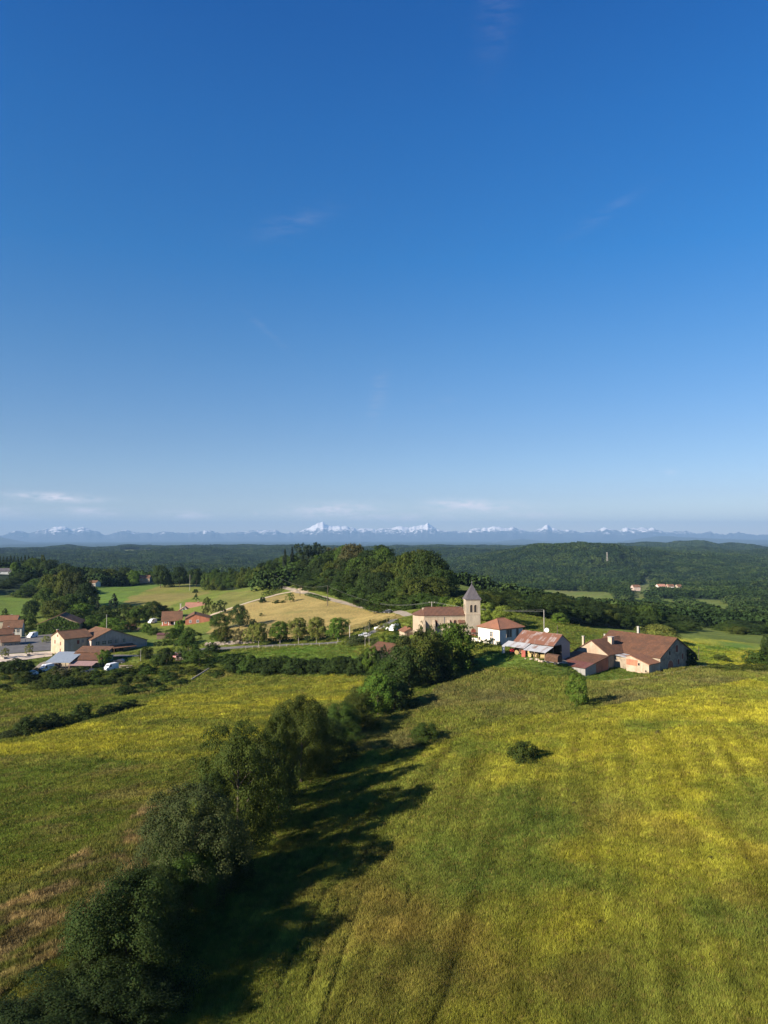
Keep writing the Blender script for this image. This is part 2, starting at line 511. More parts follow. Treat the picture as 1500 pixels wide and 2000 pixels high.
TRACKS = [poly(p) for p in [[(560, 2050), (615, 1900), (660, 1760), (735, 1640), (815, 1530), (890, 1460)], [(612, 2050), (660, 1900), (705, 1760), (775, 1640), (850, 1540)],
                            [(500, 2050), (570, 1880), (640, 1740)], [(620, 1570), (650, 1500), (690, 1460)], [(590, 1560), (625, 1490), (670, 1450)], [(660, 1745), (662, 1790), (690, 1810)], [(800, 1735), (803, 1760), (790, 1780)],
                            [(840, 2010), (870, 1960), (890, 1880)], [(1010, 1430), (1080, 1395), (1200, 1372)]]]

WORN = [(tuple(G(px, py).xy), r_w) for px, py, r_w in ((730, 1780, 6.0), (850, 1830, 5.0), (760, 1940, 5.0), (960, 1900, 3.5), (1205, 1600, 5.0))]


def land(x, y):
    """colour, grass height and forest mask of the ground at arrays x, y"""
    x = np.asarray(x, float); y = np.asarray(y, float)
    r = np.hypot(x, y)
    jit = np.clip(r / 250, .5, 4)
    xx = x + (fbm(x / 6, y / 6, 2, 51) - .5) * 3.0 * jit
    yy = y + (fbm(x / 6, y / 6, 2, 61) - .5) * 3.0 * jit
    col = np.empty(x.shape + (3,))
    far = sstep(600, 680, r)[..., None]
    n0 = fbm(x / 30, y / 30, 4, 5)[..., None]
    col[:] = np.array(C_GRN) * (1 - n0) + np.array(C_OLI) * n0
    col = col * (1 - far) + np.array(C_FOR) * far
    gh = np.full(x.shape, .45)
    ppx = 750 + FPX * x / np.maximum(y, 1)
    forest = ((r > 640) | ((r > 470) & (ppx > 500) & (y > 0))).astype(float)
    for (nm, P, c1, c2, h_, dm) in ZP:
        k = inside(xx, yy, P) & (r > dm)
        if not k.any():
            continue
        s = 14.0 if r.max() < 600 or dm < 300 else 40.0
        n = np.clip(fbm(x[k] / s, y[k] / s, 4, 71) * 2.2 - .6, 0, 1)[:, None]
        if nm == 'right_field':                      # yellower to the right and up the slope, greener hollows and brown patches below
            n = np.clip(n * .9 + .62 - sstep(-10, 55, x[k])[:, None] * .72 - .25 * sstep(90, 150, y[k])[:, None] , 0, 1)
            c = c1 * (1 - n) + c2 * n
            b = sstep(.56, .7, fbm(x[k] / 9, y[k] / 9, 4, 81))[:, None] * (1 - sstep(85, 130, y[k]))[:, None]
            c = c * (1 - .35 * b) + np.array((.2, .15, .04)) * .35 * b
            sx1 = x[k] * .96 - y[k] * .28; sy1 = x[k] * .28 + y[k] * .96      # mowing runs along the hedgerow
            st = (fbm(sx1 / 1.6, sy1 / 30, 3, 161) - .5)[:, None] * (1 - sstep(110, 170, y[k]))[:, None]
            sw = (fbm(x[k] / 26, (y[k] - .15 * x[k]) / 4.5, 4, 171) - .5)[:, None] * sstep(90, 150, y[k])[:, None]
            for (qx, qy), rad in WORN:                   # worn, brownish places
                w_ = np.exp(-(((x[k] - qx) / rad) ** 2 + ((y[k] - qy) / (rad * 1.3)) ** 2)) * (.35 + .9 * fbm(x[k] / 3, y[k] / 3, 3, 241))
                w_ = np.clip(w_ * .42, 0, .3)[:, None]
                c = c * (1 - w_) + np.array((.185, .125, .035)) * w_
            c = c * (1 + 1.2 * st + .6 * sw * np.array((1.0, .85, .5)))
            g = sstep(.56, .68, fbm(x[k] / 17, y[k] / 17, 3, 91))[:, None]
            c = c * (1 - .6 * g) + np.array((.105, .155, .028)) * .6 * g
        elif nm == 'brown_strip':                    # dead grass in ragged streaks between green tussocks
            u1 = x[k] * .62 + y[k] * .78; v1 = x[k] * -.78 + y[k] * .62
            s1 = sstep(.40, .60, fbm(u1 / 5, v1 / 1.7, 4, 181))[:, None]
            s2 = sstep(.56, .68, fbm(u1 / 3, v1 / 1.0, 3, 191))[:, None]
            c = np.array((.135, .15, .034)) * (1 - s1) + (np.array((.27, .20, .085)) * (1 - n) + np.array((.37, .275, .12)) * n) * s1
            c = c * (1 - .6 * s2) + np.array((.06, .05, .025)) * .6 * s2  # dark streaks paint shaded hollows among the clumps
        elif nm in ('left_low', 'scrub_meadow'):
            u1 = x[k] * .8 + y[k] * .6; v1 = x[k] * -.6 + y[k] * .8
            n = np.clip(fbm(u1 / 22, v1 / 6, 4, 71) * 2.6 - .8, 0, 1)[:, None]
            c = c1 * (1 - n) + c2 * n
            s2 = sstep(.6, .72, fbm(u1 / 12, v1 / 4, 3, 231))[:, None]
            c = c * (1 - .5 * s2) + np.array((.2, .16, .06)) * .5 * s2
        elif nm == 'left_field':
            n = np.clip(fbm(x[k] / 14, y[k] / 5, 4, 71) * 2.4 - .7 + .45 * sstep(160, 230, y[k]), 0, 1)[:, None]
            c = c1 * (1 - n) + c2 * n
        elif nm == 'hayfield':                       # swaths left by the mower
            st = .5 + .5 * np.sin((x[k] * .25 + y[k] * .97) / 1.5 + 3 * fbm(x[k] / 30, y[k] / 30, 2, 13))
            n = np.clip(n * .7 + .3 * st[:, None], 0, 1)
            c = c1 * (1 - n) + c2 * n
            g = sstep(.55, .7, fbm(x[k] / 25, y[k] / 12, 3, 15))[:, None]
            c = c * (1 - .5 * g) + np.array((.12, .13, .04)) * .5 * g
        else:
            c = c1 * (1 - n) + c2 * n
        col[k] = c
        gh[k] = h_
        forest[k] = 0
    near = r < 260
    if near.any():
        for L in TRACKS:
            d = dist_line(x[near], y[near], L)
            k = (1 - sstep(.1, .55, d)) * .5 * sstep(.2, .5, fbm(x[near] / 7, y[near] / 7, 2, 141))
            col[near] = col[near] * (1 - k[:, None]) + np.array((.06, .065, .02)) * k[:, None]
            gh[near] = gh[near] * (1 - 1.0 * k)
    return col, gh, forest


# ------------------------------------------------------------------ mesh helpers
def mesh_np(name, verts, faces, mat=None):
    """mesh from arrays; faces (n,3) or (n,4)"""
    me = bpy.data.meshes.new(name)
    verts = np.asarray(verts, np.float32); faces = np.asarray(faces, np.int32)
    me.vertices.add(len(verts)); me.vertices.foreach_set('co', verts.ravel())
    k = faces.shape[1]
    me.loops.add(faces.size); me.loops.foreach_set('vertex_index', faces.ravel())
    me.polygons.add(len(faces))
    me.polygons.foreach_set('loop_start', np.arange(0, faces.size, k, dtype=np.int32))
    me.polygons.foreach_set('loop_total', np.full(len(faces), k, np.int32))
    me.update(calc_edges=True)
    if mat:
        me.materials.append(mat)
    return me


def put(name, me, parent=None, loc=None):
    o = bpy.data.objects.new(name, me)
    COL.objects.link(o)
    if parent is not None:
        o.parent = parent
    if loc is not None:
        o.location = loc
    return o


def tag(o, label=None, cat=None, group=None, kind=None):
    for k, v in (('label', label), ('category', cat), ('group', group), ('kind', kind)):
        if v:
            o[k] = v
    return o


def empty(name, loc, rz=0.0, label=None, cat=None, group=None):
    o = bpy.data.objects.new(name, None)
    o.empty_display_size = 0.5
    COL.objects.link(o)
    o.location = loc
    o.rotation_euler = (0, 0, rz)
    return tag(o, label, cat, group)


# ------------------------------------------------------------------ the ground: one sheet to the horizon
def polar_grid(r, th):
    nr, nt = len(r), len(th)
    rr, tt = np.meshgrid(r, th, indexing='ij')
    x, y = rr * np.sin(tt), rr * np.cos(tt)
    i = np.arange(nr - 1)[:, None] * nt
    j = np.arange(nt - 1)[None, :]
    a = i + j
    f = np.stack([a, a + nt, a + nt + 1, a + 1], -1).reshape(-1, 4)
    return x, y, f


def build_ground():
    r = np.concatenate([np.array([2.0, 12, 22, 32, 40]), np.exp(np.arange(math.log(46), math.log(700), .0085)),
                        np.exp(np.arange(math.log(700), math.log(6500), .017)), np.exp(np.linspace(math.log(6500), math.log(44000), 26))])
    d = np.radians
    th = np.concatenate([np.arange(-180, -40, 5.0), np.arange(-40, -31, .8), np.arange(-31, 31, .16), np.arange(31, 40, .8), np.arange(40, 181, 5.0)])
    th = d(th); th[-1] = th[0] + 2 * math.pi
    x, y, f = polar_grid(r, th)
    z = height(x, y)
    z[:, -1] = z[:, 0]
    v = np.stack([x, y, z], -1).reshape(-1, 3)
    col, gh, fo = land(x.ravel(), y.ravel())
    m, T = new_mat('meadow_ground')
    ca = T.new('ShaderNodeAttribute', attribute_name='land', attribute_type='GEOMETRY').outputs['Color']
    pos = T.new('ShaderNodeNewGeometry').outputs['Position']
    n1_ = T.noise(pos, .09, 6.0, .65)
    n2_ = T.noise(pos, 1.3, 5.0, .65)
    n3_ = T.noise(T.new('ShaderNodeMapping', {0: pos, 3: (1, 1, .3)}).outputs[0], 5.0, 4.0, .7)
    f_ = T.math('MULTIPLY', T.ramp2(n1_, .3, .7, .78, 1.22), T.math('MULTIPLY', T.ramp2(n2_, .3, .7, .62, 1.38), T.ramp2(n3_, .3, .7, .6, 1.4)))
    w_ = T.ramp2(n2_, .35, .65, .88, 1.12)
    c = T.vmath('MULTIPLY', ca, T.new('ShaderNodeCombineXYZ', {0: T.math('MULTIPLY', f_, w_), 1: f_, 2: f_}).outputs[0])
    finish(T, c, .95, T.math('ADD', n2_, T.math('MULTIPLY', n3_, .5)), .22, spec=.1)
    me = mesh_np('ground', v, f, m)
    a = me.color_attributes.new('land', 'FLOAT_COLOR', 'POINT')
    a.data.foreach_set('color', np.concatenate([col, np.ones((len(col), 1))], 1).astype(np.float32).ravel())
    me.polygons.foreach_set('use_smooth', np.ones(len(f), bool))
    tag(put('ground', me), kind='structure')


build_ground()

# ------------------------------------------------------------------ snow mountains on the skyline
RIDGE = [(-900, 1046), (-600, 1040), (-300, 1044), (0, 1045), (25, 1038), (60, 1041), (95, 1036), (120, 1029), (150, 1037), (165, 1033), (200, 1043), (250, 1037), (300, 1042), (345, 1040), (390, 1036), (420, 1042), (450, 1042),
         (490, 1039), (520, 1037), (545, 1040), (575, 1038), (600, 1030), (617, 1025), (630, 1020), (641, 1025), (658, 1027), (690, 1030), (720, 1033), (760, 1032), (790, 1032), (815, 1030), (835, 1024), (858, 1035), (900, 1036),
         (940, 1033), (978, 1026), (1000, 1031), (1035, 1038), (1070, 1028), (1090, 1036), (1112, 1033), (1140, 1038), (1180, 1030), (1210, 1036), (1235, 1032), (1275, 1030), (1300, 1038), (1350, 1041), (1388, 1037), (1410, 1041),
         (1450, 1040), (1500, 1046), (1800, 1040), (2100, 1036), (2500, 1046)]
FOOT = [(-900, 1052), (-300, 1058), (0, 1048), (50, 1058), (90, 1064), (180, 1063), (300, 1067), (500, 1069), (700, 1070), (900, 1066), (980, 1057), (1020, 1053), (1100, 1060), (1180, 1064), (1230, 1055), (1290, 1047), (1350, 1049), (1420, 1053), (1500, 1054), (1800, 1050), (2500, 1056)]


def range_mesh(name, prof, r0, r1, rc, nth, nr, s, jag, mat, base=-125.0):
    th = np.linspace(-.86, .86, nth)
    px = 750 + FPX * np.tan(th)
    py = np.interp(px, [p[0] for p in prof], [p[1] for p in prof])
    crest = np.array([CAMZ + ray(a, b)[1] * rc * math.cos(t) for a, b, t in zip(px, py, th)])
    r = np.linspace(r0, r1, nr)
    x, y, f = polar_grid(r, th)
    s1 = th * rc
    crest = crest + jag * (fbm(s1 / 700, s1 * 0 + s, 6, s + 3, .7) - .5) * 520
    t = (r - r0) / (r1 - r0)
    tc_ = (rc - r0) / (r1 - r0)
    pr = np.where(t < tc_, (t / tc_) ** 1.15, 1 - ((t - tc_) / (1 - tc_)) ** 1.3)
    wx, wy = x + 500 * fbm(x / 1800, y / 1800, 2, s + 40), y + 500 * fbm(x / 1800, y / 1800, 2, s + 50)
    rid = 1 - np.abs(fbm(wx / 1700, wy / 2600, 5, s, .5) * 2 - 1) * 2.4
    rid2 = 1 - np.abs(fbm(wx / 520, wy / 800, 4, s + 9, .5) * 2 - 1) * 2
    damp = np.clip((1.0 - pr) * 4, .12, 1)[:, None]
    z = base + (crest[None, :] - base) * pr[:, None] + jag * damp * pr[:, None] * ((rid - .5) * 300 + (rid2 - .5) * 120)
    z = np.minimum(z, crest[None, :] + 20)
    me = mesh_np(name, np.stack([x, y, z], -1).reshape(-1, 3), f, mat)
    me.polygons.foreach_set('use_smooth', np.ones(len(f), bool))
    return me


m, T = new_mat('rock_and_snow')
geo = T.new('ShaderNodeNewGeometry')
sz = T.new('ShaderNodeSeparateXYZ', {0: geo.outputs['Position']}).outputs[2]
nz = T.new('ShaderNodeSeparateXYZ', {0: geo.outputs['Normal']}).outputs[2]
ns = T.noise(T.new('ShaderNodeMapping', {0: geo.outputs['Position'], 3: (1, .5, .8)}).outputs[0], .0034, 8.0, .7)
nl = T.noise(geo.outputs['Position'], .00028, 3.0, .5)
k = T.math('ADD', T.math('MULTIPLY', sz, .0012), T.math('ADD', T.math('MULTIPLY', ns, 1.7), T.math('ADD', T.math('MULTIPLY', nl, .3), .25)))
k = T.math('ADD', k, T.math('MULTIPLY', nz, .3))
snow = T.ramp(k, 1.93, 2.10)
finish(T, T.mix(snow, (.06, .065, .075), (.86, .84, .84)), .9, spec=.1)
m_hill = plain('far_woods', (.03, .045, .03), .95, .3, .004)
o = put('mountains', range_mesh('mountains', RIDGE, 30000, 42500, 38000, 1500, 110, 5, 0.8, m))
tag(o, kind='structure')
o = put('foothills', range_mesh('foothills', FOOT, 19000, 28500, 25000, 300, 24, 44, .12, m_hill))
tag(o, kind='structure')

# ------------------------------------------------------------------ haze: one even box of pale air
HAZE = 4.4e-5
hb = bpy.data.meshes.new('haze')
B, Z0, Z1 = 48000.0, -150.0, 1080.0
hb.from_pydata([(-B, -B, Z0), (B, -B, Z0), (B, B, Z0), (-B, B, Z0), (-B, -B, Z1), (B, -B, Z1), (B, B, Z1), (-B, B, Z1)], [],
               [(0, 3, 2, 1), (4, 5, 6, 7), (0, 1, 5, 4), (1, 2, 6, 5), (2, 3, 7, 6), (3, 0, 4, 7)])
m, T = new_mat('haze_air')
pv = T.new('ShaderNodeVolumePrincipled', {'Color': (.26, .45, .72), 'Density': HAZE, 'Anisotropy': 0.0})
T.new('ShaderNodeOutputMaterial', {1: pv.outputs[0]})
hb.materials.append(m)
tag(put('haze', hb), kind='stuff')

# ------------------------------------------------------------------ plants: prototypes of unit height, base at the origin
def leaf_cloud(pos, nrm, size, seed, elong=1.35, droop=0.0):
    """kite shaped leaf sprays at pos facing nrm; returns verts, quads and a colour per vertex"""
    g = np.random.default_rng(seed)
    n = len(pos)
    nrm = nrm / (np.linalg.norm(nrm, axis=1, keepdims=True) + 1e-9)
    a = g.normal(size=(n, 3))
    t = np.cross(nrm, a); t /= np.linalg.norm(t, axis=1, keepdims=True) + 1e-9
    b = np.cross(nrm, t)
    s = size * g.uniform(.6, 1.35, n)[:, None]
    w = s * g.uniform(.55, .95, n)[:, None]
    bend = nrm * s * g.uniform(-.25, .25, n)[:, None]
    v = np.stack([pos - t * s * elong * .5, pos - b * w * .5 + bend, pos + t * s * elong * .5 + bend * .4, pos + b * w * .5 + bend], 1)
    f = np.arange(n * 4).reshape(n, 4)
    return v.reshape(-1, 3), f


def leaf_mesh(name, pos, nrm, size, seed, shade=None, mat=None):
    v, f = leaf_cloud(pos, nrm, size, seed)
    me = mesh_np(name, v, f, mat or M_LEAF)
    g = np.random.default_rng(seed + 1)
    n = len(pos)
    c = np.ones((n, 4), np.float32)
    c[:, 0] = np.clip((shade if shade is not None else .5) + g.normal(0, .1, n), 0, 1)
    c[:, 1] = np.clip(.4 + g.normal(0, .2, n), 0, 1)
    a = me.color_attributes.new('leaf', 'FLOAT_COLOR', 'POINT')
    a.data.foreach_set('color', np.repeat(c, 4, 0).ravel())
    return me


def tubes(paths, sides=6):
    """tapered tubes: each path is a list of (point, radius)"""
    V, F = [], []
    for P in paths:
        base = len(V)
        for i, (p, r) in enumerate(P):
            p = Vector(p)
            d = (Vector(P[min(i + 1, len(P) - 1)][0]) - Vector(P[max(i - 1, 0)][0])).normalized()
            u = d.orthogonal().normalized(); w = d.cross(u)
            for k in range(sides):
                a = 2 * math.pi * k / sides
                V.append(p + (u * math.cos(a) + w * math.sin(a)) * r)
        for i in range(len(P) - 1):
            for k in range(sides):
                a0 = base + i * sides + k; a1 = base + i * sides + (k + 1) % sides
                F.append((a0, a1, a1 + sides, a0 + sides))
    return V, F


def tube_mesh(name, paths, mat, sides=6):
    V, F = tubes(paths, sides)
    me = mesh_np(name, [tuple(v) for v in V], F, mat)
    me.polygons.foreach_set('use_smooth', np.ones(len(F), bool))
    return me


def crown(seed, n_clump, per, size, prof, r_clump=(.1, .17), inner=.25, rx=.5, up=.35):
    """clumps of leaves spread over and through a crown; prof(t) = half width at height t (0..1 of the crown), bottom z0"""
    g = np.random.default_rng(seed)
    z0, fn = prof
    P, N, S = [], [], []
    ph = g.uniform(0, 6.28, 4)
    for i in range(n_clump):
        t = g.uniform(0, 1) ** .85
        an = (i * 2.399963 + g.normal(0, .4)) % (2 * math.pi)
        w = fn(t)
        lump = 1 + .24 * math.sin(2 * an + ph[0] + 4 * t) + .2 * math.sin(3 * an + ph[1] - 6 * t) + .1 * math.sin(7 * an + ph[2] + 9 * t)
        sprig = g.random() < .22
        rr = w * lump * (g.uniform(.2, .8) if g.random() < inner else g.uniform(.98, 1.16) if sprig else g.uniform(.70, 1.0))
        c = np.array([rr * math.cos(an) * rx / .5, rr * math.sin(an) * rx / .5, z0 + (1 - z0) * (.06 + .88 * t)])
        rc = g.uniform(*r_clump) * (.55 + .65 * w / .5) * (.5 if sprig else 1.0)
        k = max(8, int(per * (rc / np.mean(r_clump)) ** 2))
        d = g.normal(size=(k, 3)); d /= np.linalg.norm(d, axis=1, keepdims=True)
        out = c - np.array([0, 0, z0 + (1 - z0) * .35]); out /= np.linalg.norm(out) + 1e-9
        d = d + out * .55 + np.array([0, 0, up]); d /= np.linalg.norm(d, axis=1, keepdims=True)
        rad = rc * g.uniform(.5, 1.1, k)[:, None]
        p = c + d * rad * np.array([1.05, 1.05, .82])
        P.append(p)
        N.append(d + g.normal(0, .42, (k, 3)) + out * .35)
        S.append(np.full(k, .5 + g.normal(0, .16)))
    P, N, S = np.concatenate(P), np.concatenate(N), np.concatenate(S)
    P[:, 2] = np.clip(P[:, 2], z0 * .6, 1.04)
    return P, N, S, size


def limbs(seed, z_top, r0, spread, n=6, lean=.03):
    g = random.Random(seed)
    lx, ly = g.uniform(-lean, lean), g.uniform(-lean, lean)
    ax = [((lx * t * t, ly * t * t, z_top * t), r0 * (1.25 - t) if t > 0 else r0 * 1.6) for t in (0, .06, .25, .5, .75, 1)]
    paths = [ax]
    for i in range(n):
        t = g.uniform(.3, .85)
        a = i * 2.4 + g.uniform(-.4, .4)
        s = spread * (1.1 - t * .6)
        o = Vector((lx * t * t, ly * t * t, z_top * t))
        r = r0 * (1.1 - t) * .6
        paths.append([(o, r), (o + Vector((math.cos(a) * s * .5, math.sin(a) * s * .5, s * .45)), r * .6), (o + Vector((math.cos(a) * s, math.sin(a) * s, s * .75)), r * .25)])
    return paths


dome = lambda t: .5 * max(0.0, 1 - (abs(t - .4) / .62) ** 2.4) ** .5 if t < 1.02 else 0
oval = lambda t: .5 * max(0.0, 1 - (abs(t - .45) / .58) ** 2.0) ** .5
tall = lambda t: .5 * max(0.0, 1 - (abs(t - .3) / .74) ** 1.7) ** .55
bushf = lambda t: .5 * max(0.0, 1 - (max(0, t - .1) / .95) ** 2.2) ** .5
cone = lambda t: .5 * (1 - t) ** .9 + .02
colm = lambda t: .5 * max(0.0, 1 - (abs(t - .35) / .68) ** 2.6) ** .5
flat = lambda t: .5 * (1 - abs(t - .55) ** 2.0)

PROTO = {}


def proto(kind, z0, fn, seed, n, per, size, rc=(.1, .17), inner=.25, trunk_r=.022, trunk_h=.72, spread=.3, bark=None, up=.35, nl=6):
    P, N, S, sz = crown(seed, n, per, size, (z0, fn), rc, inner, up=up)
    cm = leaf_mesh('crown', P, N, sz, seed, S)
    tm = tube_mesh('trunk', limbs(seed, trunk_h, trunk_r, spread, nl), bark or M_BARK, 6)
    PROTO[kind] = (cm, tm)


def scatter(name, pts, scale, rot, tint, sources, kind='stuff', pick=None):
    """one object whose points carry copies of the source objects"""
    me = bpy.data.meshes.new(name)
    me.vertices.add(len(pts)); me.vertices.foreach_set('co', np.asarray(pts, np.float32).ravel())
    a = me.attributes.new('sc', 'FLOAT_VECTOR', 'POINT'); a.data.foreach_set('vector', np.asarray(scale, np.float32).ravel())
    a = me.attributes.new('rot', 'FLOAT_VECTOR', 'POINT'); a.data.foreach_set('vector', np.asarray(rot, np.float32).ravel())
    a = me.attributes.new('tint', 'FLOAT_COLOR', 'POINT')
    a.data.foreach_set('color', np.concatenate([tint, np.ones((len(tint), 1))], 1).astype(np.float32).ravel())
    a = me.attributes.new('pick', 'INT', 'POINT'); a.data.foreach_set('value', rng.integers(0, len(sources), len(pts)).astype(np.int32))
    o = put(name, me)
    t = bpy.data.node_groups.new(name + '_nodes', 'GeometryNodeTree')
    t.interface.new_socket('Geometry', in_out='INPUT', socket_type='NodeSocketGeometry')
    t.interface.new_socket('Geometry', in_out='OUTPUT', socket_type='NodeSocketGeometry')
    n, l = t.nodes, t.links
    gi, go = n.new('NodeGroupInput'), n.new('NodeGroupOutput')
    g2i = n.new('GeometryNodeGeometryToInstance')
    for s in reversed(sources):
        oi = n.new('GeometryNodeObjectInfo'); oi.inputs['Object'].default_value = s; oi.transform_space = 'ORIGINAL'
        oi.inputs['As Instance'].default_value = True
        l.new(oi.outputs['Geometry'], g2i.inputs[0])
    iop = n.new('GeometryNodeInstanceOnPoints')
    iop.inputs['Pick Instance'].default_value = True

    def attr(nm, typ):
        q = n.new('GeometryNodeInputNamedAttribute'); q.data_type = typ; q.inputs[0].default_value = nm
        return q.outputs[0]
    l.new(gi.outputs[0], iop.inputs['Points'])
    l.new(g2i.outputs[0], iop.inputs['Instance'])
    l.new(attr('pick', 'INT'), iop.inputs['Instance Index'])
    er = n.new('FunctionNodeEulerToRotation'); l.new(attr('rot', 'FLOAT_VECTOR'), er.inputs[0])
    l.new(er.outputs[0], iop.inputs['Rotation'])
    l.new(attr('sc', 'FLOAT_VECTOR'), iop.inputs['Scale'])
    l.new(iop.outputs[0], go.inputs[0])
    md = o.modifiers.new('scatter', 'NODES'); md.node_group = t
    return tag(o, kind=kind)


# near hedgerow trees: many small sprays
proto('oak_near', .10, dome, 1, 210, 260, .0125, (.07, .13), .3)
proto('ash_near', .08, tall, 2, 230, 240, .0115, (.06, .11), .3)
proto('elm_near', .06, oval, 3, 210, 260, .0125, (.065, .125), .3)
proto('thorn_near', .02, bushf, 4, 200, 270, .0135, (.07, .14), .3, .02, .6)
proto('sallow_near', .02, bushf, 5, 190, 270, .0135, (.07, .15), .3, .02, .6)
# trees in the middle distance
proto('oak', .10, dome, 11, 110, 70, .033, (.1, .165))
proto('ash', .08, tall, 12, 110, 70, .033, (.085, .14))
proto('elm', .07, oval, 13, 110, 70, .033, (.09, .15))
proto('lime', .12, dome, 14, 110, 70, .033, (.085, .15))
proto('plane', .2, oval, 15, 120, 60, .036, (.085, .13), .35, .016, .8, .28, M_BARK_PALE)
proto('young', .16, tall, 16, 70, 34, .042, (.08, .13), .3, .016, .75, .2)
proto('bush', .0, bushf, 17, 90, 60, .048, (.12, .2), .25, .02, .5)
proto('shrub', .0, bushf, 18, 70, 44, .055, (.13, .22), .25, .02, .5)
proto('cypress', .02, colm, 19, 100, 40, .034, (.07, .12), .2, .02, .6, .1)
proto('spruce', .08, cone, 20, 90, 30, .045, (.06, .11), .3, .018, .95, .1, up=-.1)
proto('pine', .45, flat, 21, 60, 34, .045, (.08, .13), .4, .018, .85, .34)
proto('bare', .25, oval, 22, 10, 8, .03, (.05, .08), .4, .02, .95, .35, M_BARK_PALE, nl=14)
# far trees of the wooded hills
for i_, fn_ in enumerate((dome, oval, tall)):
    P_, N_, S_, z_ = crown(31 + i_, 24, 9, .15, (.02, fn_), (.16, .24), .15)
    PROTO['far%d' % i_] = (leaf_mesh('far_tree', P_, N_, z_, 31 + i_, S_), None)


GREEN = {
    'dark': (.030, .049, .012), 'deep': (.022, .037, .011), 'mid': (.044, .074, .014), 'bright': (.068, .115, .016), 'lime': (.12, .16, .026),
    'grey': (.045, .060, .020), 'olive': (.055, .072, .014), 'brown': (.066, .066, .026), 'plane': (.14, .158, .034), 'yellow': (.17, .15, .03), 'pine': (.028, .042, .022), 'needle': (.022, .034, .022),
}


def plant(kind, p, h, w, colour, name, label, cat, group=None, rz=None, parts=True, wy=None):
    """a tree or bush standing at p, h metres high and w wide"""
    cm, tm = PROTO[kind]
    rz = random.uniform(0, 6.28) if rz is None else rz
    cn = random.uniform(.9, 1.1)
    c = GREEN[colour]
    c = (c[0] * cn * random.uniform(.94, 1.06), c[1] * cn, c[2] * cn, 1)
    p = Vector(p)
    if parts and tm is not None:
        e = empty(name, p - Vector((0, 0, .15)), rz, label, cat, group)
        e.scale = (w, wy or w, h)
        k = put('crown', cm, e); k.color = c
        put('trunk', tm, e)
        return e
    o = put(name, cm, None, p - Vector((0, 0, .15)))
    o.rotation_euler = (0, 0, rz); o.scale = (w, wy or w, h); o.color = c
    return tag(o, label, cat, group)


def tree(px, base, top, wpx, kind, colour, name, label, cat='tree', group=None, d=None, parts=True):
    """tree whose foot is seen at (px, base), or stands at distance d, with its top at row top and wpx wide in the photograph"""
    p = at(px, d) if d else G(px, base)
    dist = p.y
    zt = CAMZ + ray(px, top)[1] * dist
    h = max(zt - p.z, .6)
    return plant(kind, p, h, wpx * dist / FPX, colour, name, label, cat, group, parts=parts)


